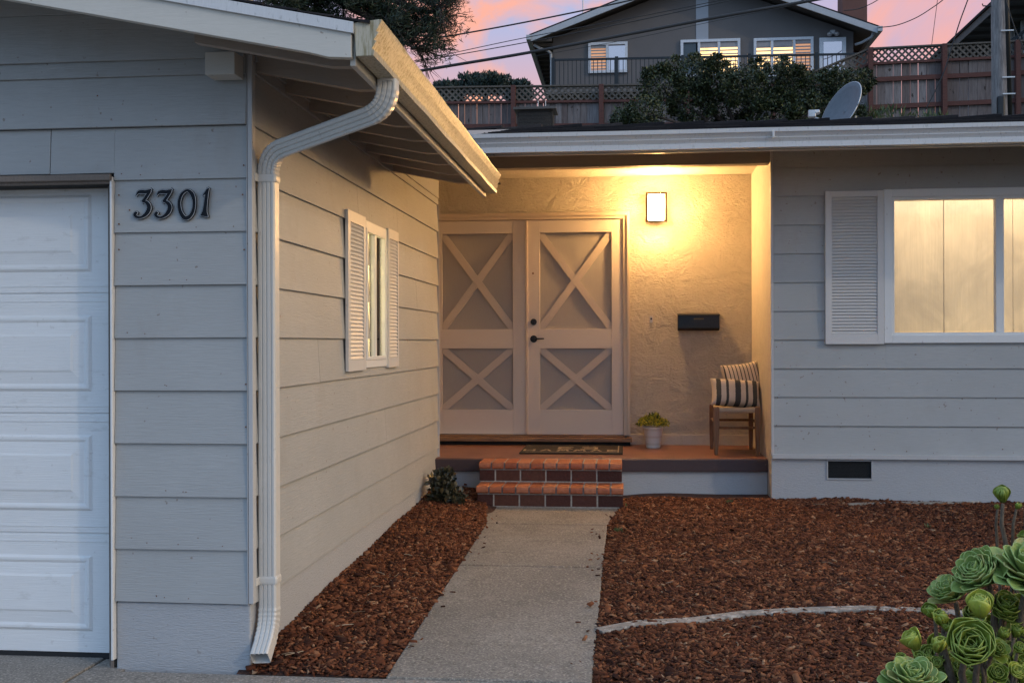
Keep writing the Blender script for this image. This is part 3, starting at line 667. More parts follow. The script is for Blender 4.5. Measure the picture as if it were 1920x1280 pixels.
for i in range(n_ + 1):
    y = lerp(wy0 + .004, wy1 - .004, i / n_); x = XS - .045 + .014 * math.sin(i * .55) + .006 * math.sin(i * .23 + 1); vs += [(x, y, wz0 + .01), (x, y, wz1 - .01)]
bl.add(vs, [(2 * i, 2 * i + 2, 2 * i + 3, 2 * i + 1) for i in range(n_)]); bl.build('curtain', M['sheer'], room2, smooth=True, recalc=False)
lamp_area('room_light', (XS - .50, (wy0 + wy1) / 2, 1.85), .5, 60, (1, .80, .50), room2, rot=(0, R(-90), 0), sy=.5)
# ---- garage roof, eaves
SL = -.202; Yf = 4.07
def gz(x): return CZ + 1.212 + SL * (x + .93)     # top of garage roof deck
P = [(-7.5, gz(-7.5)), (-1.03, gz(-1.03))]
rf = MB(); rf.prism([(-7.5, Yf + .01, gz(-7.5) - .03), (-.99, Yf + .01, gz(-.99) - .03), (-.99, Yf + .01, gz(-.99) - .045), (-7.5, Yf + .01, gz(-7.5) - .045)], (0, 7.95 - Yf, 0))
roof1 = rf.build('garage_roof', M['soffit'], house)
def shingles(name, parent, o, ax, up, na, nu, wa, eu, th=.010, m='shingle'):
    """tiled rows: o corner, ax along the eave, up up-slope"""
    mb = MB(); o, ax, up = Vector(o), Vector(ax).normalized(), Vector(up).normalized(); nn = ax.cross(up).normalized()
    if nn.z < 0: nn = -nn
    for j in range(nu):
        off = random.uniform(0, wa)
        for i in range(-1, na):
            w = wa; a0 = i * wa + off
            if a0 < 0: w += a0; a0 = 0
            if w < .01: continue
            t2 = th * random.uniform(.8, 1.5)
            p = o + ax * (a0 + .002) + up * (j * eu); q = ax * (w - .004); r = up * (eu * 1.08)
            mb.add([p, p + q, p + q + r, p + r, p + nn * t2, p + q + nn * t2, p + q + r + nn * .002, p + r + nn * .002], [(4, 5, 6, 7), (0, 1, 5, 4), (1, 2, 6, 5), (3, 0, 4, 7)])
    return mb.build(name, M[m], parent, recalc=False)
upv = Vector((-1, 0, -SL)).normalized()
shingles('roof_shingles', roof1, (-.96, Yf - .015, gz(-.96) - .028), (0, 1, 0), upv, 14, 40, .30, .14)
# rake board with metal drip edge above
fb = MB(); za = lambda x: gz(x) - .050
fb.add([(-7.5, Yf, za(-7.5) - .005), (-1.03, Yf, za(-1.03) - .005), (-1.03, Yf, za(-1.03) - .115), (-1.12, Yf, za(-1.12) - .128), (-1.2, Yf, za(-1.2) - .123), (-7.5, Yf, za(-7.5) - .123)] +
       [(-7.5, Yf + .035, za(-7.5) - .005), (-1.03, Yf + .035, za(-1.03) - .005), (-1.03, Yf + .035, za(-1.03) - .115), (-1.12, Yf + .035, za(-1.12) - .128), (-1.2, Yf + .035, za(-1.2) - .123), (-7.5, Yf + .035, za(-7.5) - .123)],
       [(0, 1, 2, 3, 4, 5), (11, 10, 9, 8, 7, 6)] + [(i, (i + 1) % 6, 6 + (i + 1) % 6, 6 + i) for i in range(6)])
fb.build('rake_fascia', M['fascia'], house, bevel=.002)
MB().prism([(-7.5, Yf - .012, za(-7.5) - .024), (-1.02, Yf - .012, za(-1.02) - .024), (-1.02, Yf - .012, za(-1.02) + .018), (-7.5, Yf - .012, za(-7.5) + .018)], (0, .012, 0)).build('drip_edge', M['gutter'], house)
# eave fascia behind the gutter and the rafters
box('eave_fascia', M['fascia'], house, -1.045, -1.022, Yf + .036, 7.95, CZ + 1.045, CZ + 1.185)
zr = lambda x: gz(x) - .046
def rafter(y, x0=XS - .1, x1=-1.046, h=.120, w=.042):
    MB().prism([(x0, y - w / 2, zr(x0)), (x1, y - w / 2, zr(x1)), (x1, y - w / 2, zr(x1) - h * .82), (x1 - .12, y - w / 2, zr(x1 - .12) - h), (x0, y - w / 2, zr(x0) - h)], (0, w, 0)).build('rafter', M['soffit'], house, bevel=.002)
for i in range(9): rafter(4.32 + i * .405)
box('soffit_board', M['soffit'], house, XS - .02, XS + .0, YG + .02, 7.9, CZ + 1.40, CZ + 1.50, bevel=0)
box('gable_soffit', M['soffit'], house, -7, XS - .1, Yf + .04, YG - .03, 3.02, 3.05, bevel=0) if False else None
# outlooker beam end
b0, b1 = at(384, 98, YG - .14), at(440, 139, YG - .14)
bm_ = box('outlooker_beam', M['fascia'], house, b0.x, b1.x, YG - .14, YG - .032, b1.z, b0.z, bevel=.003)
# gutters
def gutter(name, mat, prof, a, b, axis, parent=house, endcap=True):
    mb = MB(); n = len(prof); inner = [(p[0], p[1]) for p in prof]
    def P(t, q): return Vector((q[0], t, q[1])) if axis == 'y' else Vector((t, q[0], q[1]))
    N_ = 14; vs = []
    for k in range(N_ + 1):
        t = lerp(a, b, k / N_); w = .0014 * math.sin(k * 1.9)
        vs += [P(t, (q[0] + w, q[1] + w)) for q in prof]
    fs = [(k * n + i, k * n + i + 1, (k + 1) * n + i + 1, (k + 1) * n + i) for k in range(N_) for i in range(n - 1)]
    if endcap: fs += [tuple(range(n)), tuple(range(N_ * n, (N_ + 1) * n))[::-1]]
    mb.add(vs, fs); o = mb.build(name, M[mat], parent, recalc=False)
    s = o.modifiers.new('thick', 'SOLIDIFY'); s.thickness = .0018; s.offset = 0; return o
g1 = [(-1.020, CZ + 1.197), (-1.012, CZ + 1.073), (-.946, CZ + 1.073), (-.944, CZ + 1.094), (-.953, CZ + 1.097), (-.935, CZ + 1.127), (-.945, CZ + 1.131), (-.926, CZ + 1.159), (-.936, CZ + 1.164), (-.918, CZ + 1.197), (-.914, CZ + 1.206), (-.924, CZ + 1.207)]
gut1 = gutter('gutter', 'gutter_goldlit', g1, Yf, 7.95, 'y')
YM = 8.10
zg1, zg0 = CZ + 1.521, CZ + 1.388
def gprof(y0, z0, z1):
    h = z1 - z0; return [(y0 + .115, z1 - .01), (y0 + .10, z0), (y0 + .035, z0), (y0 + .034, z0 + h * .25), (y0 + .043, z0 + h * .28), (y0 + .024, z0 + h * .50), (y0 + .033, z0 + h * .54), (y0 + .012, z0 + h * .74), (y0 + .003, z0 + h * .79), (y0, z1), (y0 + .012, z1 + .001)]
gut2 = gutter('gutter', 'gutter', gprof(YM - .06, zg0, zg1), -1.25, 6.2, 'x')
box('eave_fascia', M['fascia'], house, -1.25, 6.2, YM + .06, YM + .085, zg0 - .012, zg1 - .01)
box('gutter_seam', M['gutter'], gut2, 1.02, 1.035, YM - .066, YM - .04, zg0 + .06, zg1 - .02)
# main roof
YRD = 12.4
sm = (at(1440, 229, YRD).z - zg1) / (YRD - YM); mz = lambda y: zg1 + .0 + sm * (y - YM)
mr = MB(); mr.add([(-1.9, YM, mz(YM) - .05), (6.4, YM, mz(YM) - .05), (6.4, YRD, mz(YRD) - .05), (-1.9, YRD, mz(YRD) - .05), (-1.9, YM, mz(YM) - .012), (6.4, YM, mz(YM) - .012), (6.4, YRD, mz(YRD) - .012), (-1.9, YRD, mz(YRD) - .012)],
        [(3, 2, 1, 0), (4, 5, 6, 7), (0, 1, 5, 4), (1, 2, 6, 5), (2, 3, 7, 6), (3, 0, 4, 7)])
mr.add([(-1.9, YRD, mz(YRD) - .05), (6.4, YRD, mz(YRD) - .05), (6.4, YRD + 4.3, mz(YM) - .05), (-1.9, YRD + 4.3, mz(YM) - .05), (-1.9, YRD, mz(YRD) - .012), (6.4, YRD, mz(YRD) - .012), (6.4, YRD + 4.3, mz(YM) - .012), (-1.9, YRD + 4.3, mz(YM) - .012)],
       [(3, 2, 1, 0), (4, 5, 6, 7), (1, 2, 6, 5), (2, 3, 7, 6), (3, 0, 4, 7)])
roof2 = mr.build('main_roof', M['soffit'], house)
shingles('roof_shingles', roof2, (-1.2, YM - .02, mz(YM - .02) - .010), (1, 0, 0), (0, 1, sm), 24, 31, .31, .14)
cap = MB(); x = -1.9
while x < 6.3:
    w = .50; zc = mz(YRD)
    for sg in (-1, 1):
        cap.add([(x, YRD, zc + .004), (x + w, YRD, zc + .034), (x + w, YRD + sg * .16, zc + .034 - .16 * sm), (x, YRD + sg * .16, zc + .004 - .16 * sm),
                 (x, YRD, zc - .012), (x + w, YRD, zc + .004), (x + w, YRD + sg * .16, zc + .004 - .16 * sm), (x, YRD + sg * .16, zc - .012 - .16 * sm)], [(0, 1, 2, 3), (1, 5, 6, 2), (0, 4, 5, 1), (3, 2, 6, 7), (0, 3, 7, 4), (7, 6, 5, 4)])
    x += .445
cap.build('ridge_cap', M['shingle'], roof2)
# eave soffit of the main wing
mb = MB(); mb.add([(-1.9, YM + .086, mz(YM) - .055), (6.4, YM + .086, mz(YM) - .055), (6.4, YR - .05, mz(YR) - .055), (-1.9, YR - .05, mz(YR) - .055)], [(0, 1, 2, 3)]); 
mb.build('soffit_board', M['soffit'], roof2)
box('frieze_board', M['header'], house, XS + .026, 6.2, YR - .024, YR - .0205 + .02, CZ + 1.60, CZ + 1.655, bevel=0)
box('house_rear_wall', M['wallgrey'], house, -1.9, 6.2, 15.8, 15.9, 0, 2.9, bevel=0)
box('house_end_wall', M['siding'], house, 6.1, 6.2, YR + .01, 15.79, 0, 2.9, bevel=0)
# downspout
def curve(pts, r=.055, n=6):
    out = [Vector(pts[0])]; tagc = [0]
    for i in range(1, len(pts) - 1):
        a, b, c = Vector(pts[i - 1]), Vector(pts[i]), Vector(pts[i + 1]); p = b + (a - b).normalized() * r; q = b + (c - b).normalized() * r
        for k in range(n + 1): t = k / n; out.append(p * (1 - t) ** 2 + b * 2 * t * (1 - t) + q * t * t); tagc.append(1 if 0 < k < n else 0)
    out.append(Vector(pts[-1])); tagc.append(0); return out, tagc
hw, hd = .030, .0375
def dprof(ribs=True):
    pr_ = []
    # profile (a: depth axis, b: width axis), front face ribbed
    W_, D_ = 1.0, .80; c = .16
    pr_ += [(D_, -W_ + c)]
    if ribs:
        for f in (-.55, -.05, .45): pr_ += [(D_, f - .10), (D_ - .13, f), (D_, f + .10)]
    pr_ += [(D_, W_ - c), (D_ - c, W_), (-D_ + c, W_), (-D_, W_ - c), (-D_, -W_ + c), (-D_ + c, -W_), (D_ - c, -W_)]
    return pr_
xw = XS + .058
top = Vector((-.976, 4.46, CZ + 1.072)); e1 = Vector((-.976, 4.46, CZ + .955)); e2 = Vector((xw, 4.74, CZ + .835)); bot = Vector((xw, 4.74, CZ - 1.245)); out_ = Vector((xw + .005, 4.60, CZ - 1.345))
path, tg = curve([top, e1, e2, bot, out_], .10, 16)
rad = [.040 * (1.0 + (.055 if (t_ and i % 2) else 0)) for i, t_ in enumerate(tg)]
dsp = MB().tube(path, rad, prof=dprof(), up=(0, -1, 0), cap=False).build('downspout', M['pipe'], house, smooth=False)
sdf = dsp.modifiers.new('thick', 'SOLIDIFY'); sdf.thickness = .0025; sdf.offset = -1
def strap(z):
    mb = MB().tube([(xw, 4.74, z - .017), (xw, 4.74, z - .008), (xw, 4.74, z + .008), (xw, 4.74, z + .017)], [.0435, .0455, .0455, .0435], prof=dprof(False), up=(0, -1, 0))
    mb.box(XS + .021, XS + .026, 4.66, 4.71, z - .017, z + .017); mb.build('strap', M['pipe'], dsp, bevel=.001)
strap(atx(480, 327, XS + .05).z); strap(atx(480, 1099, XS + .05).z)
MB().box(-1.0, -.952, 4.42, 4.50, CZ + 1.062, CZ + 1.0745).build('outlet', M['pipe'], dsp)
# ================================================================ BRICK STEPS
steps = empty('brick_steps', (-.63, 8.8, .13), 'two red brick steps with dark painted faces leading up to the porch', 'steps')
def brickrun(y0, y1, z0, z1, x0, x1, n, gap, name, mat, parent, first=0, rnd=False):
    mb = MB(); w = (x1 - x0 + gap - first) / n if not first else (x1 - x0 + gap - first) / (n - 1); x = x0
    for i in range(n):
        ww = first if (first and i == 0) else w; a, b = x, x + ww - gap; x += ww; j = random.uniform(-.002, .002); yy0 = y0 + j
        if rnd:
            r = .022; pf = [(yy0 + r, z1), (yy0 + r * .4, z1 - r * .25), (yy0, z1 - r), (yy0, z0 + .01), (yy0 + .008, z0), (y1, z0), (y1, z1)]
            mb.prism([(a, p[0], p[1]) for p in pf], (b - a, 0, 0))
        else: mb.box(a, b, yy0, y1, z0, z1)
    return mb.build(name, M[mat], parent, bevel=.003)
sy1, sy2 = 8.66, 8.93           # riser planes
sx0, sx1 = at(895, 940, sy1).x, at(1168, 940, sy1).x; tx0, tx1 = at(899, 890, sy2).x, at(1166, 890, sy2).x
zb0 = at(1030, 953, sy1).z
z_m = CZ - 1.128; z_t = ZP + .004
m1 = box('mortar_bed', M['mortar'], steps, sx0 + .003, sx1 - .003, sy1 + .0025, sy2 + .03, zb0 - .08, z_m - .006, bevel=0)
m2 = box('mortar_bed', M['mortar'], steps, tx0 + .003, tx1 - .003, sy2 + .0025, 9.36, zb0 - .08, z_t - .006, bevel=0)
brickrun(sy1, sy1 + .09, zb0 + .016, z_m - .066, sx0, sx1, 6, .011, 'riser_bricks', 'brick_face', steps, first=.135)
brickrun(sy1 - .028, sy2 + .0, z_m - .054, z_m, sx0 - .006, sx1 + .004, 11, .013, 'tread_bricks', 'brick_nose', steps, rnd=True)
brickrun(sy2, sy2 + .09, z_m + .008, z_t - .064, tx0, tx1, 6, .011, 'riser_bricks', 'brick_face', steps, first=.135)
brickrun(sy2 - .028, 9.21, z_t - .052, z_t, tx0, tx1, 11, .013, 'tread_bricks', 'brick_nose', steps, rnd=True)
# ================================================================ PORCH THINGS
# wall lamp
lc = at(1230.5, 390, YB - .2); lamp = empty('wall_lamp', (lc.x, YB, lc.z), 'lit bronze framed wall lamp glowing on the porch stucco', 'lamp')
lw, lh = .098, .138
hb = MB(); hb.box(lc.x - .050, lc.x + .050, YB - .018, YB - .001, lc.z - .085, lc.z + .085); hb.box(lc.x - .020, lc.x + .020, YB - .16, YB - .0185, lc.z - .045, lc.z + .045); hb.box(lc.x - .068, lc.x + .068, YB - .172, YB - .1605, lc.z - .125, lc.z + .125); hb.build('backplate', M['bronze'], lamp, bevel=.002)
fr = MB(); fr.box(lc.x - lw, lc.x - lw + .019, YB - .264, YB - .250, lc.z - lh, lc.z + lh); fr.box(lc.x + lw - .019, lc.x + lw, YB - .264, YB - .250, lc.z - lh, lc.z + lh)
fr.box(lc.x - lw + .0195, lc.x + lw - .0195, YB - .266, YB - .250, lc.z + lh - .018, lc.z + lh); fr.box(lc.x - lw + .0195, lc.x + lw - .0195, YB - .266, YB - .250, lc.z - lh, lc.z - lh + .018)
for sx_ in (-1, 1):
    for sz_ in (-1, 1): fr.bar((lc.x + sx_ * (lw - .006), YB - .2495, lc.z + sz_ * (lh - .006)), (lc.x + sx_ * .062, YB - .173, lc.z + sz_ * .118), .006, .006)
for dz in (.026, .042): fr.tube([(lc.x + .080 * math.sin(a), YB - .175 - .077 * math.cos(a), lc.z + lh - dz) for a in np.linspace(-1.5, 1.5, 13)], .0012, 5)
fr.build('lamp_frame', M['bronze'], lamp, bevel=.002)
dg = MB(); arc = [(lc.x + .072 * math.sin(a), YB - .1735 - .072 * math.cos(a)) for a in np.linspace(-1.57, 1.57, 17)]
dg.prism([(x, y, lc.z - lh + .012) for x, y in arc], (0, 0, 2 * lh - .026)); dg.build('lamp_glass', M['lampglass'], lamp)
# mailbox
mz0, mz1 = at(1310, 619.5, YB - .1).z, at(1310, 588.5, YB - .1).z; mx0, mx1 = at(1271, 600, YB - .1).x, at(1349, 600, YB - .1).x
mbx = empty('mailbox', ((mx0 + mx1) / 2, YB, mz0), 'black wall mailbox with a small slot mounted right of the doors', 'mailbox')
bd = MB(); bd.prism([(mx0, YB - .002, mz0), (mx0, YB - .085, mz0), (mx0, YB - .100, mz0 + .02), (mx0, YB - .100, mz1 - .012), (mx0, YB - .002, mz1 - .0)], (mx1 - mx0, 0, 0)); bd.build('mailbox_body', M['black'], mbx, bevel=.004)
ld = MB(); ld.prism([(mx0 - .004, YB - .002, mz1 + .012), (mx0 - .004, YB - .112, mz1 - .006), (mx0 - .004, YB - .112, mz1 - .018), (mx0 - .004, YB - .106, mz1 - .018), (mx0 - .004, YB - .104, mz1 - .010), (mx0 - .004, YB - .002, mz1 + .004)], (mx1 - mx0 + .008, 0, 0)); ld.build('mailbox_lid', M['black'], mbx, bevel=.002)
cx_ = (mx0 + mx1) / 2
box('mail_slot', M['bronze'], mbx, cx_ - .045, cx_ + .048, YB - .1025, YB - .1005, mz1 - .052, mz1 - .040, bevel=.001)
pl = MB(); pl.box(cx_ - .10, cx_ + .10, YB - .1035, YB - .1006, mz0 + .028, mz0 + .034); pl.build('relief_moulding', M['black'], mbx, bevel=.0015)
# doorbell
d0 = at(1221, 598, YB - .01); bell = empty('doorbell', (d0.x, YB, d0.z), 'small weathered doorbell button on the stucco left of the mailbox', 'doorbell')
box('bell_plate', M['steel'], bell, d0.x - .013, d0.x + .013, YB - .012, YB - .001, d0.z - .034, d0.z + .030, bevel=.003)
k = MB(); disc(k, (d0.x, d0.z + .002), .009, YB - .012, YB - .024, 14); k.build('bell_button', M['black'], bell)
# doormat
M['mat'] = simple('doormat_coir', (.022, .017, .013), .95, 0, .4, 120, .006); M['matprint'] = simple('doormat_print', (.30, .235, .15), .9, 0, .3, 90, .003)
y0m, y1m = 9.62, 10.36
ma, mb_ = atz(979, 845, ZP).x, atz(1168, 845, ZP).x; z = ZP
mat = empty('doormat', ((ma + mb_) / 2, 9.9, ZP), 'dark coir doormat with pale lettering and border line before the doors', 'doormat')
MB().box(ma, mb_, y0m, y1m, z + .001, z + .014).build('mat_pile', M['mat'], mat, bevel=.004)
pm = MB(); zt_ = z + .0165
pm.box(mb_ - .045, mb_ - .035, y0m + .05, y1m - .05, z + .0145, zt_); pm.box(ma + .05, mb_ - .0455, y0m + .05, y0m + .06, z + .0145, zt_)
pm.build('mat_border', M['matprint'], mat)
lt = MB(); mc = (ma + mb_) / 2 - .0
def S(x0, y0, x1, y1, w=.03): lt.bar((mc + x0, y0m + y0, z + .0155), (mc + x1, y0m + y1, z + .0155), w, .002)
# upper pair of square brackets E and J shaped
S(-.12, .33, -.12, .51); S(-.105, .495, .0, .495); S(-.105, .42, -.02, .42, .02); S(-.105, .345, .0, .345)
S(.21, .33, .21, .51); S(.08, .495, .195, .495); S(.10, .42, .195, .42, .02); S(.07, .345, .195, .345)
xx = -.42
for kk, ch in enumerate('HAMMAE'):
    w_ = .085
    if ch == 'H': S(xx, .15, xx, .28, .02); S(xx + w_, .15, xx + w_, .28, .02); S(xx + .01, .215, xx + w_ - .01, .215, .02)
    if ch == 'A': S(xx, .15, xx + w_ / 2, .28, .02); S(xx + w_ / 2 + .01, .275, xx + w_, .15, .02)
    if ch == 'M': S(xx, .15, xx + .02, .28, .02); S(xx + .03, .27, xx + w_ / 2, .19, .018); S(xx + w_ / 2 + .005, .2, xx + w_ - .02, .27, .018); S(xx + w_ - .01, .28, xx + w_ + .008, .15, .02)
    if ch == 'E': S(xx, .15, xx, .28, .02); S(xx + .01, .27, xx + w_, .27, .018); S(xx + .01, .215, xx + w_ - .02, .215, .018); S(xx + .01, .16, xx + w_, .16, .018)
    xx += .148
lt.build('mat_lettering', M['matprint'], mat)
# pot plant
pp = atz(1225, 840, ZP); pc = Vector((pp.x, pp.y + .06, ZP)); pot = empty('potted_plant', pc, 'cream ribbed flower pot with yellow green succulent leaves by the door frame', 'potted plant')
MB().lathe(pc, [(.060, .001), (.066, .01), (.088, .178), (.092, .180), (.092, .190), (.084, .190), (.080, .165), (.001, .165)], 32, cap=False).build('pot', M['pot'], pot, smooth=True)
pts = []
for i in range(230):
    a = random.uniform(0, 6.28); r = .14 * math.sqrt(random.random()); pts.append((pc.x + r * math.cos(a), pc.y + r * math.sin(a) * .8, pc.z + .20 + .10 * (1 - (r / .15) ** 2) * random.uniform(.4, 1)))
pts = np.array(pts); allp = np.repeat(pts, 8, axis=0) + RNG.normal(size=(len(pts) * 8, 3)) * .007
V, Fc = leaf_cloud(allp, .026, .6, 0, (0, 0, .9)); np_obj('foliage', V, Fc, M['leaf_pot'], pot)
# chair
chair = empty('wooden_stool', (.92, 9.95, ZP), 'low wooden stool with woven cord seat and cushions beside the porch side wall', 'stool')
X0, X1, Y0, Y1, SH = .745, 1.095, 9.67, 10.20, .410
def leg(x, y, h, w=.042, tw=.030, r=0):
    mb = MB(); p = Vector((x, y, ZP)); hw_, ht = w / 2, tw / 2
    zs = [0, h * .55, h - .02, h]; ws = [ht, hw_, hw_, hw_ * .8]
    vs = [(x + sx_ * w_, y + sy_ * w_, ZP + z_) for z_, w_ in zip(zs, ws) for sx_, sy_ in ((-1, -1), (1, -1), (1, 1), (-1, 1))]
    fs = [(i * 4 + k, i * 4 + (k + 1) % 4, i * 4 + 4 + (k + 1) % 4, i * 4 + 4 + k) for i in range(3) for k in range(4)] + [(3, 2, 1, 0), (12, 13, 14, 15)]
    mb.add(vs, fs); mb.build('leg', M['chair_wood'], chair, bevel=.003, smooth=False)
leg(X0, Y0, SH + .006, .050); leg(X1, Y0, SH + .006, .046); leg(X0, Y1, SH - .006, .040); leg(X1, Y1, SH - .006, .040)
for (z_, ys_) in ((.235, 0), (.235, 1)):
    y = Y0 if ys_ == 0 else Y1
    MB().tube([(X0 + .02, y, ZP + z_ + (.03 if ys_ else 0)), (X1 - .02, y, ZP + z_ + (.03 if ys_ else 0))], .011, 10).build('stretcher', M['chair_wood'], chair, smooth=True)
for x_ in (X0, X1):
    MB().tube([(x_, Y0 + .02, ZP + .275), (x_, Y1 - .02, ZP + .275)], .011, 10).build('stretcher', M['chair_wood'], chair, smooth=True)
def seatmat():
    n = NT('woven_cord'); w = n.N.new('ShaderNodeTexWave'); w.bands_direction = 'X'; w.inputs['Scale'].default_value = 42; w.inputs['Distortion'].default_value = .6; n.L.new(n.mapped(), w.inputs[0])
    n.col(n.mix(n.ramp(w.outputs[0], [(0, 0), (1, 1)]), (.30, .23, .16), (.62, .52, .40))); n.rough(.85); n.bump(w.outputs[0], .003); return n.m
M['cord'] = seatmat()
s_ = MB(); nx, ny = 12, 12; vs = []
for j in range(ny + 1):
    for i in range(nx + 1):
        fx_, fy_ = i / nx, j / ny; vs.append((lerp(X0 + .015, X1 - .015, fx_), lerp(Y0 - .012, Y1 + .01, fy_), ZP + SH - .004 - .014 * math.sin(math.pi * fx_) * math.sin(math.pi * fy_)))
fs = [(j * (nx + 1) + i, j * (nx + 1) + i + 1, (j + 1) * (nx + 1) + i + 1, (j + 1) * (nx + 1) + i) for j in range(ny) for i in range(nx)]
s_.add(vs, fs); so = s_.build('seat', M['cord'], chair, smooth=True, recalc=False); sf = so.modifiers.new('thick', 'SOLIDIFY'); sf.thickness = .042; sf.offset = -1
# cushions
def cushion(name, label, c, w, h, th, stripes, lean, yaw, roll=0):
    n = NT('striped_fabric'); s = n.N.new('ShaderNodeSeparateXYZ'); n.L.new(n.tc.outputs['Object'], s.inputs[0])
    jig = n.noise(n.mapped((60, 60, 60)), 3, 3); jx = n.math('ADD', s.outputs[0], n.math('MULTIPLY', n.math('SUBTRACT', jig, .5), stripes[2])); fx_ = n.math('ADD', n.math('DIVIDE', jx, w), .5)
    e = []; cream = (.60, .51, .41); blk = (.030, .034, .036)
    pos = 0; e = [(0, cream)]
    for a, b in stripes[0]: e += [(a, blk), (b, cream)]
    if len(e) <= 30:
        c0 = n.ramp(fx_, e, const=True)
    else: c0 = cream
    if stripes[1]:
        t_ = n.math('FRACT', n.math('MULTIPLY', fx_, stripes[1]), 0.0); c0 = n.ramp(t_, [(0, cream), (.66, blk), (.92, cream)], const=True)
    wv = n.noise(n.mapped((300, 300, 300)), 1, 2); n.col(n.mix(n.ramp(wv, [(.3, 0), (.8, .25)]), c0, (.25, .22, .18))); n.rough(.95); n.bump(wv, .0015)
    N_ = 22; vs = []; fs = []
    for side in (1, -1):
        for j in range(N_ + 1):
            for i in range(N_ + 1):
                a, b = i / N_ * 2 - 1, j / N_ * 2 - 1
                pin = 1 - .085 * (1 - abs(b) ** 2) * abs(a) ** 4; pib = 1 - .11 * (1 - abs(a) ** 2.0) * abs(b) ** 4
                t_ = ((1 - a ** 4) * (1 - b ** 4)) ** .55
                wr = 1 + .05 * math.sin(7 * a + 3 * b) * abs(b)
                vs.append((a * w / 2 * pin, side * (-th / 2) * t_ * wr, b * h / 2 * pib))
    n1 = (N_ + 1) ** 2
    for s0 in (0, n1):
        for j in range(N_):
            for i in range(N_):
                q = (s0 + j * (N_ + 1) + i, s0 + j * (N_ + 1) + i + 1, s0 + (j + 1) * (N_ + 1) + i + 1, s0 + (j + 1) * (N_ + 1) + i); fs.append(q if s0 == 0 else q[::-1])
    mb = MB().add(vs, fs); o = mb.build(name, n.m, None, smooth=True, recalc=False)
    wd = o.modifiers.new('weld', 'WELD'); wd.merge_threshold = .0005
    sub = o.modifiers.new('sub', 'SUBSURF'); sub.levels = 1; sub.render_levels = 1
    o.location = c; o.rotation_euler = (lean, roll, yaw); tag(o, label, 'cushion', None); return o
zs_ = ZP + SH
c1 = at(1379.5, 736, 9.83); cushion('cushion', 'cream lumbar cushion with broad charcoal stripes standing on the chair seat', (c1.x, 9.86, zs_ + .112), .455, .26, .17,
        ([(.10, .185), (.28, .33), (.45, .56), (.655, .70), (.79, .885)], 0, .012), R(-24), R(8), R(4))
c2 = at(1391, 705, 10.02); cushion('cushion', 'cream square cushion with thin pinstripes behind the lumbar cushion', (c2.x + .01, 10.03, zs_ + .20), .36, .38, .15, ([], 11.0, .004), R(-18), R(14), R(-7))
# shrub beside the steps
sb = atz(835, 950, .13); shrub = empty('shrub', (sb.x, sb.y, .1), 'small dark glossy shrub tucked between garage wall and brick steps', 'shrub')
bl_ = [(sb.x, sb.y, .22, .13, 1), (sb.x - .03, sb.y + .03, .33, .10, 1.2), (sb.x + .07, sb.y - .02, .18, .10, 1), (sb.x - .06, sb.y, .16, .10, 1), (sb.x + .02, sb.y, .37, .06, 1.2)]
V, Fc = leaf_cloud(blob_points(bl_, 1500, .3), .048, .55, 0, (0, 0, .5)); np_obj('foliage', V, Fc, M['leaf_step'], shrub)
MB().tube([(sb.x, sb.y, .08), (sb.x, sb.y, .22), (sb.x - .02, sb.y, .33)], [.012, .009, .005], 6).build('stem', M['bark'], shrub)
# house numbers
yn = YG - .021
def P2(x, y):   # crop coordinates of the digits -> wall
    return at(235 + x / 10.97, 335 + y / 10.97, yn)
def ribbon(pts, layers, parent, closed=False, sub=5):
    # pts: (x, y, halfwidth) in crop pixels ; Catmull-Rom
    n = len(pts); out = []
    rng_ = range(n) if closed else range(n - 1)
    for i in rng_:
        g = (lambda k: pts[k % n]) if closed else (lambda k: pts[max(0, min(n - 1, k))])
        a, b, c, d = g(i - 1), g(i), g(i + 1), g(i + 2)
        for s in range(sub):
            t = s / sub; out.append([.5 * (2 * b[q] + (c[q] - a[q]) * t + (2 * a[q] - 5 * b[q] + 4 * c[q] - d[q]) * t * t + (3 * b[q] - a[q] - 3 * c[q] + d[q]) * t ** 3) for q in range(3)])
    if not closed: out.append(list(pts[-1]))
    m = len(out)
    for (grow, y0, y1, mat, nm) in layers:
        vs = []
        for i in range(m):
            p = out[i]; a = out[(i - 1) % m] if closed else out[max(0, i - 1)]; b = out[(i + 1) % m] if closed else out[min(m - 1, i + 1)]
            dx, dy = b[0] - a[0], b[1] - a[1]; l = math.hypot(dx, dy) or 1; nx_, ny_ = -dy / l, dx / l; w = max(2, p[2] + grow)
            ex = 0
            if not closed and i == 0: ex = -grow
            if not closed and i == m - 1: ex = grow
            for sg in (-1, 1):
                q = P2(p[0] + nx_ * w * sg + dx / l * ex, p[1] + ny_ * w * sg + dy / l * ex); vs += [(q.x, yn - y0, q.z), (q.x, yn - y1, q.z)]
        fs = []
        for i in range(m if closed else m - 1):
            j = (i + 1) % m; A, B = i * 4, j * 4
            fs += [(A + 1, A + 3, B + 3, B + 1), (A, B, B + 2, A + 2), (A, A + 1, B + 1, B), (A + 2, B + 2, B + 3, A + 3)]
        if not closed: fs += [(0, 2, 3, 1), (4 * m - 4, 4 * m - 3, 4 * m - 1, 4 * m - 2)]
        o = MB().add(vs, fs).build(nm, mat, parent, recalc=True)
        if nm == 'digit': parent = o
M['digitwhite'] = simple('digit_outline_paint', (.62, .64, .66), .5); M['digitblack'] = simple('digit_enamel', (.006, .008, .013), .6, spec=.2)
num = empty('house_number', P2(960, 500), 'black serif house number 3301 with white inline mounted beside the garage door', 'house number')
LY = [(23, .0, .006, M['digitblack'], 'digit'), (13, .0065, .0078, M['digitwhite'], 'white_line'), (5, .0082, .0094, M['digitblack'], 'black_fill')]
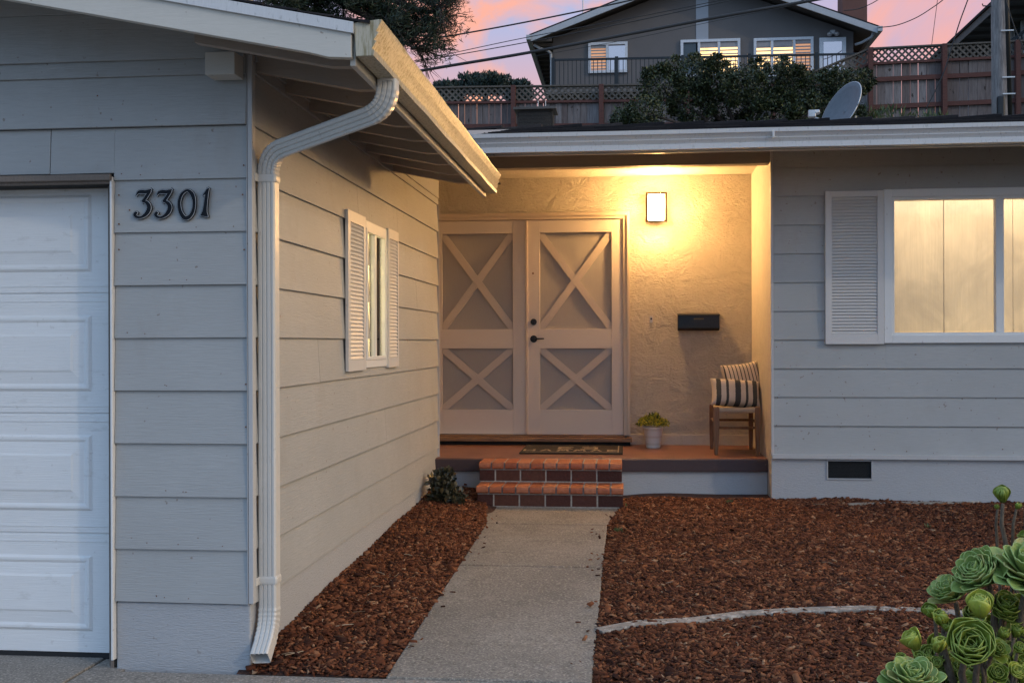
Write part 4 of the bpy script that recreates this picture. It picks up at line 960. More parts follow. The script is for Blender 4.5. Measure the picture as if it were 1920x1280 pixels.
def three(ox):
    # top flag with diagonal to the waist, then the lower bowl
    ribbon([(245 + ox, 345, 3), (285 + ox, 290, 22), (350 + ox, 275, 34), (430 + ox, 278, 32), (510 + ox, 255, 24), (545 + ox, 225, 5)], LY, num)
    L2 = [(g, a + .0003, b + .0004, m_, nm) for g, a, b, m_, nm in LY]
    ribbon([(520 + ox, 265, 22), (460 + ox, 360, 24), (400 + ox, 450, 24), (370 + ox, 482, 22)], L2, num)
    L3 = [(g, a + .0006, b + .0008, m_, nm) for g, a, b, m_, nm in LY]
    ribbon([(385 + ox, 480, 14), (440 + ox, 488, 26), (490 + ox, 540, 34), (505 + ox, 610, 36), (470 + ox, 700, 34), (400 + ox, 770, 24), (320 + ox, 800, 18), (250 + ox, 790, 22), (215 + ox, 745, 26), (235 + ox, 705, 22), (262 + ox, 715, 8)], L3, num)
three(0); three(425)
ribbon([(1270, 250, 18), (1180, 320, 22), (1130, 440, 24), (1122, 560, 26), (1150, 690, 30), (1210, 790, 36), (1270, 815, 36), (1340, 780, 30), (1400, 690, 26), (1425, 570, 24), (1425, 440, 26), (1390, 330, 34), (1330, 262, 26)], LY, num, closed=True)
ribbon([(1730, 205, 8), (1700, 260, 22), (1678, 400, 26), (1660, 560, 30), (1645, 680, 42), (1640, 745, 66), (1636, 775, 74)], LY, num)
ribbon([(1705, 215, 6), (1665, 290, 14), (1620, 345, 6)], [(g, a + .0004, b + .0005, m_, nm) for g, a, b, m_, nm in LY], num)
# rusty nail heads belong to the siding
nl = MB()
for (u, v) in ((243, 394), (455, 365), (458, 468), (223, 366), (223, 420), (223, 468), (183, 105 + 75), (97, 225), (238, 225), (457, 310), (461, 720), (461, 800)):
    p = at(u, v, YG - .02); nl.tube([(p.x, YG - .019, p.z), (p.x, YG - .0225, p.z)], .0035, 8)
for (u, v) in ((1456, 797), (1455, 835), (1456, 650), (1500, 780), (1640, 842), (1458, 745), (1700, 846), (1880, 842)):
    p = at(u, v, YR - .02); nl.tube([(p.x, YR - .015, p.z), (p.x, YR - .0225, p.z)], .004, 8)
for k_ in range(22):
    z_ = ZS + random.randint(0, 8) * E + random.uniform(.018, .03)
    x_ = random.uniform(XT + .03, xc0 - .03) if z_ < ZDT else random.uniform(-3.2, xc0 - .03); nl.tube([(x_, YG - .0145, z_), (x_, YG - .0195, z_)], .0022, 8)
    x_ = random.uniform(XA + .05, 3.3); z_ = ZR + random.randint(0, 5) * E + random.uniform(.018, .03)
    if z_ < hz0 - .05 or x_ < ru(1546) - .02: nl.tube([(x_, YR - .0145, z_), (x_, YR - .0195, z_)], .0028, 8)
for i_ in range(len(nl.v) // 16):
    q_ = MB(); q_.add(nl.v[i_ * 16:i_ * 16 + 16], [tuple(k - i_ * 16 for k in f) for f in nl.f[i_ * 10:i_ * 10 + 10]]); q_.build('nail_head', M['rust'], house)
# ================================================================ BACKGROUND
def fence_run(name, label, A, B, zbot, npost, Y, picket=.145, lat=.36, rails=(.62, 1.45, 2.1), postext=0):
    """A, B: world points of the top line"""
    A, B = Vector(A), Vector(B); root = empty(name, (A.x, A.y, zbot), label, 'fence'); d = B - A; L_ = math.hypot(d.x, d.y); ux = Vector((d.x, d.y, 0)) / L_; sl = d.z / L_
    nrm = Vector((-ux.y, ux.x, 0)); 
    if nrm.y > 0: nrm = -nrm
    top = lambda s: A.z + sl * s
    def pt(s, z, o=0): return Vector((A.x, A.y, 0)) + ux * s + nrm * o + Vector((0, 0, z))
    mb = MB(); s = 0
    while s < L_:
        w = picket * random.uniform(.95, 1.03); j = random.uniform(-.01, .01); gap = .006 if random.random() < .75 else .014
        a, b = s, min(L_, s + w - gap); mb.add([pt(a, zbot, j), pt(b, zbot, j), pt(b, top(b) - lat - .02, j), pt(a, top(a) - lat - .02, j), pt(a, zbot, j - .02), pt(b, zbot, j - .02), pt(b, top(b) - lat - .02, j - .02), pt(a, top(a) - lat - .02, j - .02)],
               [(0, 1, 2, 3), (7, 6, 5, 4), (0, 4, 5, 1), (1, 5, 6, 2), (2, 6, 7, 3), (3, 7, 4, 0)]); s += w
    mb.build('fence_boards', M['fence'], root)
    for r in rails:
        MB().bar(pt(0, top(0) - r, .045), pt(L_, top(L_) - r, .045), .05, .10).build('rail', M['rail'], root)
    MB().bar(pt(0, top(0) - lat, .035), pt(L_, top(L_) - lat, .035), .07, .055).build('rail', M['rail'], root)
    MB().bar(pt(-.02, top(0), .0), pt(L_ + .02, top(L_), .0), .13, .035).build('top_cap', M['lattice'], root)
    lt_ = MB(); h = lat - .05; stp = .145; s = -h
    while s < L_:
        for sg, o in ((1, .012), (-1, .024)):
            s0, s1 = s, s + h; q0, q1 = 0.0, 1.0
            if s0 < 0: q0 = -s0 / h
            if s1 > L_: q1 = (L_ - s0) / h
            if q1 - q0 > .05:
                a, b = s0 + h * q0, s0 + h * q1; za_, zb_ = (q0, q1) if sg == 1 else (1 - q0, 1 - q1)
                lt_.bar(pt(a, top(a) - lat + .03 + za_ * h, o), pt(b, top(b) - lat + .03 + zb_ * h, o), .010, .042, up=tuple(-nrm.cross(Vector((0, 0, 1))).normalized() + Vector((0, 0, .001))))
        s += stp
    lt_.build('lattice', M['lattice'], root)
    for s in npost:
        if 0 <= s <= L_: MB().bar(pt(s, zbot, .10), pt(s, top(s) + postext, .10), .13, .10, up=(ux.x, ux.y, 0)).build('post', M['rail'], root)
    return root
YFN = 25.5
A = at(760, 165.5, YFN + .5); B = at(1525, 155.5, YFN)
fl = fence_run('lattice_fence', 'left weathered wood fence with lattice top behind the roof vent', A, B, A.z - 1.75, [(at(u, 170, YFN).x - A.x) for u in (790, 961, 1128, 1290, 1450)], YFN, lat=.37, rails=(.93, 1.6))
A2 = at(1628, 92.5, YFN); B2 = at(1990, 74, YFN)
fence_run('lattice_fence', 'tall right wood fence with lattice top behind the utility pole', A2, B2, A2.z - 1.9, [(at(u, 100, YFN).x - A2.x) for u in (1630, 1768, 1905)], YFN, picket=.182, lat=.34, rails=(.70, 1.31))
A3 = at(1520, 139, YFN); B3 = at(1627, 93, YFN)
fence_run('lattice_fence', 'short sloping lattice fence section joining the low and tall fences', A3, B3, A3.z - 1.3, [], YFN, picket=.182, lat=.34, rails=(.62,))
# grey house on the hill
YH = 36.0
gh = empty('hill_house', at(1320, 200, YH), 'grey stucco gabled house on the hill with lit windows and white rake boards', 'house')
pk = at(1318, -62, YH - .8); lw0 = at(995, 66, YH - .8); rw0 = at(1645, 50, YH - .8)
wl_, wr_ = at(1037, 100, YH).x, at(1600, 100, YH).x
slL = (pk.z - lw0.z) / (pk.x - lw0.x); slR = (rw0.z - pk.z) / (rw0.x - pk.x)
zl_ = lambda x: (lw0.z + slL * (x - lw0.x)) if x < pk.x else (pk.z + slR * (x - pk.x))
wn = [(1103, 1177, 81, 136), (1276, 1388, 76, 140), (1413, 1525, 73, 140), (1537, 1585, 72, 140)]
hb_ = MB(); hb_.prism([(wl_, YH, at(1200, 260, YH).z), (wr_, YH, at(1200, 260, YH).z), (wr_, YH, zl_(wr_) - .15), (pk.x, YH, pk.z - .15), (wl_, YH, zl_(wl_) - .15)], (0, 9, 0))
hb_.build('wall', M['wallgrey'], gh)
band = box('wall_batten', M['wallpale'], gh, at(1305, 20, YH).x, at(1328, 20, YH).x, YH - .02, YH - .002, at(1300, 100, YH).z, at(1300, 0, YH).z, bevel=0)
rf_ = MB()
for xa, xb in ((lw0.x, pk.x), (pk.x, rw0.x)):
    za_, zb_ = zl_(xa) if xa < pk.x else pk.z, zl_(xb) if xb <= pk.x else rw0.z
    rf_.prism([(xa, YH - .8, za_ - .06), (xb, YH - .8, zb_ - .06), (xb, YH - .8, zb_ - .02), (xa, YH - .8, za_ - .02)], (0, 10.5, 0))
hr = rf_.build('roof', M['farsoffit'], gh)
rs = MB()
for xa, xb in ((lw0.x - .05, pk.x), (pk.x, rw0.x + .05)):
    za_, zb_ = zl_(xa), zl_(xb); rs.prism([(xa, YH - .85, za_ - .018), (xb, YH - .85, zb_ - .018), (xb, YH - .85, zb_ + .03), (xa, YH - .85, za_ + .03)], (0, 10.6, 0))
rs.build('roof_shingles', M['shingle'], hr)
rk = MB()
for xa, xb in ((lw0.x, pk.x), (pk.x, rw0.x)):
    za_, zb_ = zl_(xa), zl_(xb); rk.prism([(xa, YH - .86, za_ - .22), (xb, YH - .86, zb_ - .22), (xb, YH - .86, zb_ - .022), (xa, YH - .86, za_ - .022)], (0, .05, 0))
rk.build('rake_board', M['farfascia'], gh)
for x in (lw0.x - .06, rw0.x + .06): 
    sgn = 1 if x < pk.x else -1
    MB().box(x - .07, x + .07, YH - .95, YH + 9.6, zl_(lw0.x if sgn > 0 else rw0.x) - .18, zl_(lw0.x if sgn > 0 else rw0.x) - .03).build('gutter', M['farfascia'], gh)
# boxed rafters under the left eave
fr2 = MB()
for i in range(16): y = YH - .6 + i * .6; fr2.box(lw0.x + .02, wl_, y, y + .06, zl_(lw0.x) - .16, zl_(lw0.x) - .07)
fr2.build('rafters', M['farsoffit'], gh)
MB().tube([at(1001, 84, YH - .4), at(1012, 91, YH - .35), at(1026, 95, YH - .2), at(1033, 100, YH - .12), at(1034, 116, YH - .12), at(1034, 200, YH - .12)], .045, 8).build('downspout', M['farfascia'], gh, smooth=True)
MB().tube([at(1640, 56, YH - .6), at(1634, 70, YH - .55), at(1616, 80, YH - .3), at(1604, 84, YH - .15)], .045, 8).build('downspout', M['farfascia'], gh, smooth=True)
M['lit'] = emit('lit_blind', (1, .62, .26), 1.35, (.4, .3, .2)); M['litdim'] = emit('dim_lit_blind', (.9, .42, .18), .38, (.35, .25, .2)); M['blind'] = simple('blind_slat', (.34, .31, .31), .6)
M['paneblue'] = simple('dusk_glass', (.05, .065, .075), .06)
M['mirror'] = simple('reflective_pane', (.62, .52, .50), .03, .95, .02)
M['sash'] = simple('far_vinyl_frame', (.62, .63, .66), .5)
def far_window(u0, u1, v0, v1, cells, label=None):
    a, b = at(u0, v0, YH - .05), at(u1, v1, YH - .05); mb = MB(); w = .085
    mb.box(a.x, a.x + w, YH - .10, YH - .003, b.z, a.z); mb.box(b.x - w, b.x, YH - .10, YH - .003, b.z, a.z); mb.box(a.x + w, b.x - w, YH - .10, YH - .003, a.z - w, a.z); mb.box(a.x + w, b.x - w, YH - .10, YH - .003, b.z, b.z + w)
    for (c0, c1, kind) in cells[1:]:
        x = lerp(a.x, b.x, c0); mb.box(x - .04, x + .04, YH - .09, YH - .004, b.z + w, a.z - w)
    o = mb.build('window', M['sash'], gh)
    for (c0, c1, kind) in cells:
        x0, x1 = lerp(a.x, b.x, c0) + .045, lerp(a.x, b.x, c1) - .045
        if c0 == 0: x0 += .04
        if c1 == 1: x1 -= .04
        p = MB().box(x0, x1, YH - .02, YH - .012, b.z + w, a.z - w).build('pane', M[kind], o)
        if kind in ('lit', 'litdim'):
            sl_ = MB(); z = b.z + w + .03
            while z < a.z - w - .1: sl_.add([(x0, YH - .04, z), (x1, YH - .04, z), (x1, YH - .028, z + .045), (x0, YH - .028, z + .045)], [(0, 1, 2, 3)]); z += .115 if kind == 'lit' else .10
            sl_.box(x0, x1, YH - .045, YH - .022, a.z - w - .10 - (.08 if kind == 'lit' else 0), a.z - w)
            sl_.build('blind', M['blind'], p)
far_window(1103, 1177, 81, 136, [(0, .48, 'litdim'), (.48, 1, 'mirror')])
far_window(1276, 1388, 76, 142, [(0, .31, 'paneblue'), (.31, .645, 'lit'), (.645, 1, 'lit')])
far_window(1413, 1525, 73, 142, [(0, .31, 'lit'), (.31, .68, 'lit'), (.68, 1, 'litdim')])
dd = MB(); a, b = at(1536, 72, YH - .05), at(1586, 150, YH - .05); dd.box(a.x, b.x, YH - .10, YH - .003, b.z, a.z); do = dd.build('door', M['sash'], gh)
a, b = at(1543.5, 80, YH - .05), at(1578, 140, YH - .05); MB().box(a.x, b.x, YH - .112, YH - .101, b.z, a.z).build('pane', M['mirror'], do)
# floodlight, chimney, antenna
fld = at(1563, 61, YH - .2); fo = MB()
for dx in (-.12, .10): vs, fs = ico((fld.x + dx, YH - .2, fld.z - .05), .085, 2, (1, 1.3, .8)); fo.add(vs, fs)
fo.box(fld.x - .08, fld.x + .06, YH - .12, YH - .003, fld.z - .02, fld.z + .10); fo.build('floodlight', M['steel'], gh, smooth=False)
c0, c1 = at(1580, 30, YH + 2), at(1626, 30, YH + 2)
cm = MB().box(c0.x, c1.x, YH + 2, YH + 2.9, zl_(c0.x) - .8, zl_(c0.x) + 2.2).build('chimney', M['chimney'], gh)
box('deck_slab', M['wallgrey'], gh, wl_ - .1, at(1640, 100, YH - 1.6).x, YH - 1.7, YH - .002, at(1200, 172, YH - 1.7).z, at(1200, 164, YH - 1.7).z, bevel=0)
rl = empty('deck_railing', at(1037, 160, YH - 1.6), 'thin black metal railing along the deck of the grey hill house', 'railing')
rA, rB = at(1037, 113, YH - 1.6), at(1606, 101.5, YH - 1.6); zb_r = at(1200, 166, YH - 1.6).z
MB().bar(rA, rB, .06, .06).build('top_rail', M['black'], rl)
bls = MB(); x = rA.x + .07
while x < rB.x: zt2 = lerp(rA.z, rB.z, (x - rA.x) / (rB.x - rA.x)); bls.box(x - .011, x + .011, YH - 1.615, YH - 1.593, zb_r, zt2); x += .131
bls.build('balusters', M['black'], rl)
for u in (1037, 1156, 1280, 1405, 1530): p = at(u, 110, YH - 1.6); MB().box(p.x - .05, p.x + .05, YH - 1.66, YH - 1.56, zb_r - .1, lerp(rA.z, rB.z, (p.x - rA.x) / (rB.x - rA.x)) + .06).build('post', M['black'], rl)
# pale house at the right edge
YW = 31.0
ph = empty('hill_house', at(1900, 100, YW), 'pale house with a steep dark eave at the right edge behind the pole', 'house')
e0 = at(1794, 84, 34.0); XE = e0.x; ZE = e0.z
MB().box(XE, XE + .04, 22.5, 38, ZE + .0, ZE + .20).build('eave_fascia', M['farsoffit'], ph)
MB().prism([(XE - .05, 22.4, ZE + .21), (XE + 6, 22.4, ZE + 2.2), (XE + 6, 22.4, ZE + 2.3), (XE - .05, 22.4, ZE + .28)], (0, 15.6, 0)).build('roof', M['shingle'], ph)
so_ = MB(); so_.box(XE + .041, XE + 1.2, 22.5, 38, ZE + .10, ZE + .14)
y = 22.6
while y < 38: so_.box(XE + .042, XE + 1.19, y, y + .09, ZE + .0, ZE + .099); y += .8
so_.build('soffit', M['farsoffit'], ph)
XW = XE + 1.2
MB().box(XW, XW + 6, 24.0, 38, ZE - 4, ZE + .14).build('wall', M['wallpale'], ph)
for (ua, ub, va, vb) in ((1888, 1894, 48, 82), (1904, 1914, 20, 66)):
    a, b = atx(ua, va, XW - .02), atx(ub, vb, XW - .02); wo = MB().box(XW - .03, XW - .002, b.y - .12, a.y + .12, b.z - .08, a.z + .12).build('window', M['sash'], ph); MB().box(XW - .045, XW - .031, b.y, a.y, b.z, a.z).build('pane', M['paneblue'], wo)
sr = MB(); a, b = at(1886, 84, 27.5), at(1945, 42, 27.5)
sr.bar(a, b, .06, .08)
for i in range(9): p = a.lerp(b, i / 8); sr.bar(p, p + Vector((0, 0, -1.0)), .03, .03, up=(1, 0, 0))
for i in range(8): p = a.lerp(b, i / 8); q = a.lerp(b, (i + 1) / 8); sr.bar(p + Vector((0, 0, -.06)), q + Vector((0, 0, -.5)), .02, .03); sr.bar(p + Vector((0, 0, -.5)), q + Vector((0, 0, -.06)), .02, .03)
sr.build('stair_railing', M['black'], ph)
# utility pole
YU = 21.0
up0 = at(1875.5, 215, YU); pole = empty('utility_pole', (up0.x, YU, up0.z - 1.2), 'weathered wooden utility pole standing before the tall fence', 'utility pole')
ppx = [at(1877.5, 225, YU), at(1874.5, 0, YU)]; dirp = (ppx[1] - ppx[0]).normalized()
mb = MB(); base = ppx[0] - dirp * 1.2; L_ = 9.0; pts = [base + dirp * (L_ * k / 12) for k in range(13)]; mb.tube(pts, [.170 - .0045 * k for k in range(13)], 18); mb.build('pole_shaft', M['pole'], pole, smooth=True)
cd = MB(); q0, q1 = at(1892, 225, YU - .1), at(1886, 0, YU - .1); dq = (q1 - q0).normalized(); cd.tube([q0 - dq, q0 + dq * 6.5], .058, 12); cd.build('conduit', M['black'], pole, smooth=True)
for v in (60, 147, 178): p = q0.lerp(q1, (225 - v) / 225); MB().bar(p + Vector((-.13, -.09, 0)), p + Vector((.09, -.09, 0)), .02, .022).build('clamp', M['steel'], pole)
p = at(1875, 200, YU - .16); MB().box(p.x - .07, p.x + .06, YU - .26, YU - .17, p.z - .25, p.z + .18).build('meter_box', M['black'], pole, bevel=.03)
p = at(1858, 12, YU); MB().tube([p, p + Vector((-.14, 0, .01)), p + Vector((-.15, 0, .05))], .012, 6).build('step_hook', M['cable'], pole)
# cables
def cable(pts, Y, r, label, name='cable', Y2=None, wave=0):
    n = len(pts); P_ = []
    for i, (u, v) in enumerate(pts): P_.append(at(u, v, lerp(Y, Y2 if Y2 else Y, i / (n - 1))))
    out = []
    for i in range(n - 1):
        g = lambda k: P_[max(0, min(n - 1, k))]
        a, b, c, d = g(i - 1), g(i), g(i + 1), g(i + 2)
        for s in range(8):
            t = s / 8; out.append(.5 * (2 * b + (c - a) * t + (2 * a - 5 * b + 4 * c - d) * t * t + (3 * b - a - 3 * c + d) * t ** 3))
    out.append(P_[-1]); tag(MB().tube(out, r, 8).build(name, M['cable'], smooth=True), label, 'cable', 'overhead cables crossing the dusk sky')
YC = 17.0
cable([(560, 174), (800, 131), (980, 101), (1170, 66), (1360, 30), (1540, -2), (1700, -32)], YC, .024, 'thickest overhead cable rising across the grey hill house from the gutter')
cable([(700, 93), (820, 72), (980, 43), (1160, 6), (1260, -18)], YC + 1, .013, 'upper overhead cable passing over the left rake of the grey hill house')
cable([(640, 143), (790, 115), (980, 81), (1180, 42), (1375, 0), (1480, -24)], YC + 2, .008, 'thin overhead cable just above the thickest cable')
cable([(640, 139), (790, 112), (980, 72), (1180, 35), (1355, 0), (1450, -20)], YC + 2.5, .007, 'thin overhead cable running second above the thickest cable')
cable([(1000, 106), (1180, 74), (1340, 40), (1480, 12), (1560, -4)], YC + .3, .004, 'hair thin cable slung just beneath the thickest cable')
cable([(1647, 52), (1680, 48), (1715, 35), (1745, 17), (1775, -6), (1830, -60)], 34, .014, 'sagging cable running from the grey hill house eave up to the right')
cable([(1582, 20), (1605, 18), (1628, 10), (1652, -4), (1700, -40)], 33, .012, 'short cable leaving the brick chimney corner of the grey hill house')
cable([(1736, 205), (1768, 140), (1786, 84), (1800, 40), (1816, -4), (1830, -50)], 21.5, .011, 'steep pale guy wire left of the utility pole')
cable([(1747, 84), (1752, 45), (1756, 14), (1759, -10)], 24, .006, 'faint nearly vertical wire above the tall fence')
cable([(1884, -5), (1895, 30), (1908, 66), (1925, 100)], 20.5, .010, 'wire hanging down right of the utility pole')
an = MB(); a = at(1093, 21, YH + 3); an.tube([a - Vector((0, 0, .8)), a + Vector((0, 0, 1.2))], .02, 6)
an = an.build('antenna_mast', M['steel']); tag(an, 'thin antenna mast above the left rake of the grey hill house', 'antenna')
# vent on main roof
YV = 14.0
a, b = at(967, 205, YV), at(1038, 233, YV); vt = empty('spark_arrestor', ((a.x + b.x) / 2, YV, b.z), 'mesh chimney cap with flat lid standing on the dark shingle roof', 'chimney cap')
n_ = 34
for side in (0, 2):
    v_ = MB()
    for i in range(n_):
        t = i / n_
        if side % 2 == 0: y = YV if side == 0 else YV + .4; p = (lerp(a.x, b.x, t), y); q = (lerp(a.x, b.x, t + 4 / n_), y); q2 = (lerp(a.x, b.x, t - 4 / n_), y)
        else: continue
        if t + 4 / n_ <= 1.02: v_.bar((p[0], y, b.z - .15), (q[0], y, a.z), .0022, .0022); 
        if t - 4 / n_ >= -.02: v_.bar((p[0], y + .002, b.z - .15), (q2[0], y + .002, a.z), .0022, .0022)
    v_.build('mesh_screen', M['meshwire'], vt)
MB().box(a.x + .015, b.x - .015, YV + .05, YV + .35, b.z - .5, a.z - .03).build('flue', M['dark'], vt)
cp = MB(); cp.box(a.x - .03, b.x + .03, YV - .04, YV + .45, a.z, a.z + .018); cp.box(a.x - .03, b.x + .03, YV - .045, YV - .0405, a.z - .012, a.z + .02); cp.build('lid', M['meshwire'], vt, bevel=.004)
for u in (1009, 1023): p = at(u, 204, YV + .2); MB().tube([p, at(u, 189, YV + .2)], .005, 6).build('wire_rod', M['sash'], vt)
# satellite dish
YDI = 12.9
dc = at(1585, 205, YDI); dish = empty('satellite_dish', at(1590, 232, YDI), 'grey satellite dish with feed arm tilted on the roof ridge', 'satellite dish')
ds = MB(); nr, na = 7, 36; vs = []
for j in range(nr + 1):
    r = j / nr
    for k in range(na):
        a_ = 2 * math.pi * k / na; x, y = .30 * r * math.cos(a_), .34 * r * math.sin(a_); vs.append((x, y, .07 * r * r))
fs = [(j * na + k, j * na + (k + 1) % na, (j + 1) * na + (k + 1) % na, (j + 1) * na + k) for j in range(nr) for k in range(na)]
mt_ = Matrix.Translation(dc + Vector((.03, 0, -.04))) @ Matrix.Rotation(R(-22), 4, 'Y') @ Matrix.Rotation(R(-66), 4, 'Z') @ Matrix.Rotation(R(74), 4, 'X')
Ma = Matrix.Translation(dc)
# local frame chosen so that the back of the bowl shows, leaning right
nrm = Vector((-.80, -.42, .42)).normalized(); upd = Vector((.42, .10, 1)); upd = (upd - nrm * upd.dot(nrm)).normalized(); sd = upd.cross(nrm)
cen = dc + Vector((.0, 0, -.03))
ds.add([cen + sd * v[0] * 1.0 + upd * v[1] + nrm * v[2] for v in [Vector(q) for q in vs]], fs)
M['dish'] = simple('dish_enamel', (.11, .12, .135), .6)
o = ds.build('reflector', M['dish'], dish, smooth=True, recalc=False); sfy = o.modifiers.new('thick', 'SOLIDIFY'); sfy.thickness = .008
rim = MB(); rim.tube([cen + sd * .30 * math.cos(a_) + upd * .34 * math.sin(a_) + nrm * .07 for a_ in np.linspace(0, 2 * math.pi, 37)], .0065, 6); rim.build('rim', M['steel'], dish, smooth=True)
lnb = at(1524, 212, YDI - .25); arm = MB(); arm.tube([at(1585, 240, YDI - .1), at(1548, 229, YDI - .2), lnb + Vector((.02, 0, -.05))], .014, 8); arm.build('feed_arm', M['steel'], dish, smooth=True)
fh = MB(); fh.box(lnb.x - .05, lnb.x + .03, lnb.y - .03, lnb.y + .03, lnb.z - .05, lnb.z + .03); fh.tube([lnb + Vector((.02, 0, .0)), lnb + Vector((.075, 0, .012))], [.035, .026], 14); fh.build('feed_horn', M['steel'], dish, bevel=.008)
mp_ = MB(); q = at(1597, 226, YDI - .12); mp_.box(q.x - .06, q.x + .05, q.y - .05, q.y + .03, q.z - .10, q.z + .01); mp_.tube([q + Vector((.03, 0, 0)), q + Vector((.045, 0, .05))], .012, 8); mp_.tube([q + Vector((-.04, 0, 0)), q + Vector((-.045, 0, .03))], .010, 8); mp_.build('mount_bracket', M['steel'], dish, bevel=.006)
# big shrub on the hill
YS_ = 22.0
def shrub_blobs(spec, Y, dy=1.2):
    out = []
    for (u, v, r) in spec:
        p = at(u, v, Y + random.uniform(-dy, dy) * .5); out.append((p.x, p.y, p.z, r * Y / F, 1.0))
    return out
spec = [(1240, 165, 45), (1300, 140, 38), (1340, 150, 45), (1390, 160, 48), (1440, 165, 50), (1490, 160, 45), (1530, 175, 48), (1300, 200, 45), (1210, 212, 40), (1365, 205, 50), (1450, 210, 50), (1520, 210, 45), (1575, 165, 36), (1600, 150, 26), (1622, 150, 20), (1560, 150, 26), (1260, 130, 26), (1302, 115, 16), (1170, 222, 26), (1345, 120, 18), (1420, 130, 24), (1470, 125, 20), (1560, 215, 30), (1600, 215, 22), (1590, 180, 26), (1615, 165, 16)]
bs = empty('hillside_shrub', at(1400, 235, YS_), 'large dark evergreen shrub in front of the grey hill house', 'shrub')
bb = shrub_blobs(spec, YS_); extra = []
for (x, y, z, r, k) in bb:
    for i in range(9):
        d = Vector((random.gauss(0, 1), random.gauss(0, .6), random.gauss(0, 1))).normalized(); extra.append((x + d.x * r * .85, y + d.y * r * .85, z + d.z * r * .75, r * random.uniform(.12, .36), 3.0))
V, Fc = leaf_cloud(np.concatenate([blob_points(bb, 26000, .35), blob_points(extra, 52000, .2)]), .058, .5, 0, (0, -.2, .4)); np_obj('foliage', V, Fc, M['leaf_dark'], bs)
st_m = MB(); g0 = at(1400, 262, YS_)
for (x, y, z, r, k) in bb[::2]: st_m.tube([g0 + Vector((random.uniform(-.4, .4), 0, -.3)), Vector(((g0.x + x) / 2, y, (g0.z + z) / 2 - .1)), Vector((x, y, z))], [.06, .04, .015], 6)
st_m.build('branches', M['bark'], bs)
# far conifers
for (u0, u1, vt_, lab) in ((812, 868, 150, 'small rounded far conifer just left of the taller ones'), (860, 960, 134, 'broad dark far conifer crown above the left fence'), (950, 996, 148, 'low far conifer beside the grey hill house eave')):
    Yc = 44.0; tr = empty('far_tree', at((u0 + u1) / 2, 190, Yc), lab, 'tree', 'trees beyond the left fence'); sp_ = []
    n = max(4, int((u1 - u0) / 9))
    for i in range(n):
        u = lerp(u0 + 8, u1 - 8, (i + .5) / n); sp_.append((u, vt_ + 14 + abs(u - (u0 + u1) / 2) * .12 + random.uniform(-3, 5), random.uniform(10, 14))); sp_.append((u, vt_ + 34, 16))
    bb2 = shrub_blobs(sp_, Yc); V, Fc = leaf_cloud(blob_points(bb2, 5200, .4), .17, .35, 0, (0, 0, 1.0)); np_obj('crown', V, Fc, M['leaf_hedge'], tr)
    p = at((u0 + u1) / 2, 165, Yc); MB().tube([p, p - Vector((0, 0, 2.5))], .12, 8).build('trunk', M['bark'], tr)
# cypress above the garage roof
YP = 13.0
cy = empty('cypress_tree', (at(560, 100, YP).x, YP, 0), 'dark ragged cypress reaching over the garage roof toward the cables', 'tree')
tb = at(300, -260, YP); base = Vector((tb.x - .6, YP + .3, 0)); brn = MB(); brn.tube([base, base.lerp(tb, .5) + Vector((.1, 0, 0)), tb + Vector((.3, 0, .3)), tb + Vector((.5, 0, 2))], [.28, .22, .15, .05], 12); brn.build('trunk', M['bark'], cy, smooth=True)
limbs = [[(330, -120), (520, -30), (640, 5), (735, 22), (800, 40)], [(330, -110), (500, -20), (600, 30), (700, 62), (775, 88), (800, 90)], [(330, -150), (560, -60), (700, -20), (790, 0), (826, -6)], [(640, 5), (720, 45), (762, 66), (812, 60)], [(330, -110), (420, -40), (520, 8), (600, 20)], [(700, -20), (770, 14), (812, 24), (824, 12)], [(560, -60), (640, -10), (700, 20), (745, 50)]]
lb = MB(); tips = []
for li, Lm in enumerate(limbs):
    P_ = [at(u, v, YP + random.uniform(-.2, .2)) for u, v in Lm]; nn_ = []
    for i in range(len(P_) - 1):
        for k in range(6): nn_.append(P_[i].lerp(P_[i + 1], k / 6) + Vector((0, 0, random.uniform(-.015, .015))))
    nn_.append(P_[-1]); lb.tube(nn_, [lerp(.05, .006, i / len(nn_)) for i in range(len(nn_))], 7)
    for i in range(4, len(nn_)):
        for q in range(3):
            d = Vector((random.uniform(.1, 1), random.uniform(-.8, .8), random.uniform(-.75, .7))).normalized() * random.uniform(.12, .42); e_ = nn_[i] + d
            mid_ = nn_[i] + d * .5 + Vector((0, 0, random.uniform(-.03, .03))); lb.tube([nn_[i], mid_, e_], [.008, .006, .003], 4); tips.append((nn_[i], e_, len(Lm), i / len(nn_)))
            for w in range(2): e2_ = e_ + Vector((random.uniform(-.05, .15), random.uniform(-.1, .1), random.uniform(-.12, .1))); lb.tube([mid_, e2_], [.005, .002], 4); tips.append((mid_, e2_, 0, i / len(nn_)))
lb.build('limbs', M['bark'], cy)
cl = []
for a, e_, _, fr_ in tips:
    # foliage thins toward the outer twigs
    px = e_.x
    dens = 1.0 if px < at(745, 0, YP).x else .30
    if random.random() > dens: continue
    m_ = random.randint(25, 60); t = RNG.uniform(.3, 1.05, m_)[:, None]; cl.append(np.array(a) * (1 - t) + np.array(e_) * t + RNG.normal(size=(m_, 3)) * .036)
V, Fc = leaf_cloud(np.concatenate(cl), .075, .13, 0, (.3, 0, .4)); np_obj('crown', V, Fc, M['needle'], cy)
# dry weeds along the fence foot
wd = []
for i in range(500):
    u = random.choice([random.uniform(1590, 1680), random.uniform(1150, 1240), random.uniform(1680, 1780)]); p = at(u, 236, 24.6); wd.append((p.x, p.y, p.z + random.uniform(0, .28) * (1 if u < 1690 else .6)))
V, Fc = leaf_cloud(np.array(wd), .22, .12, 0, (0, 0, 2.0)); np_obj('weed_strip', V, Fc, M['weed'], kind='stuff')
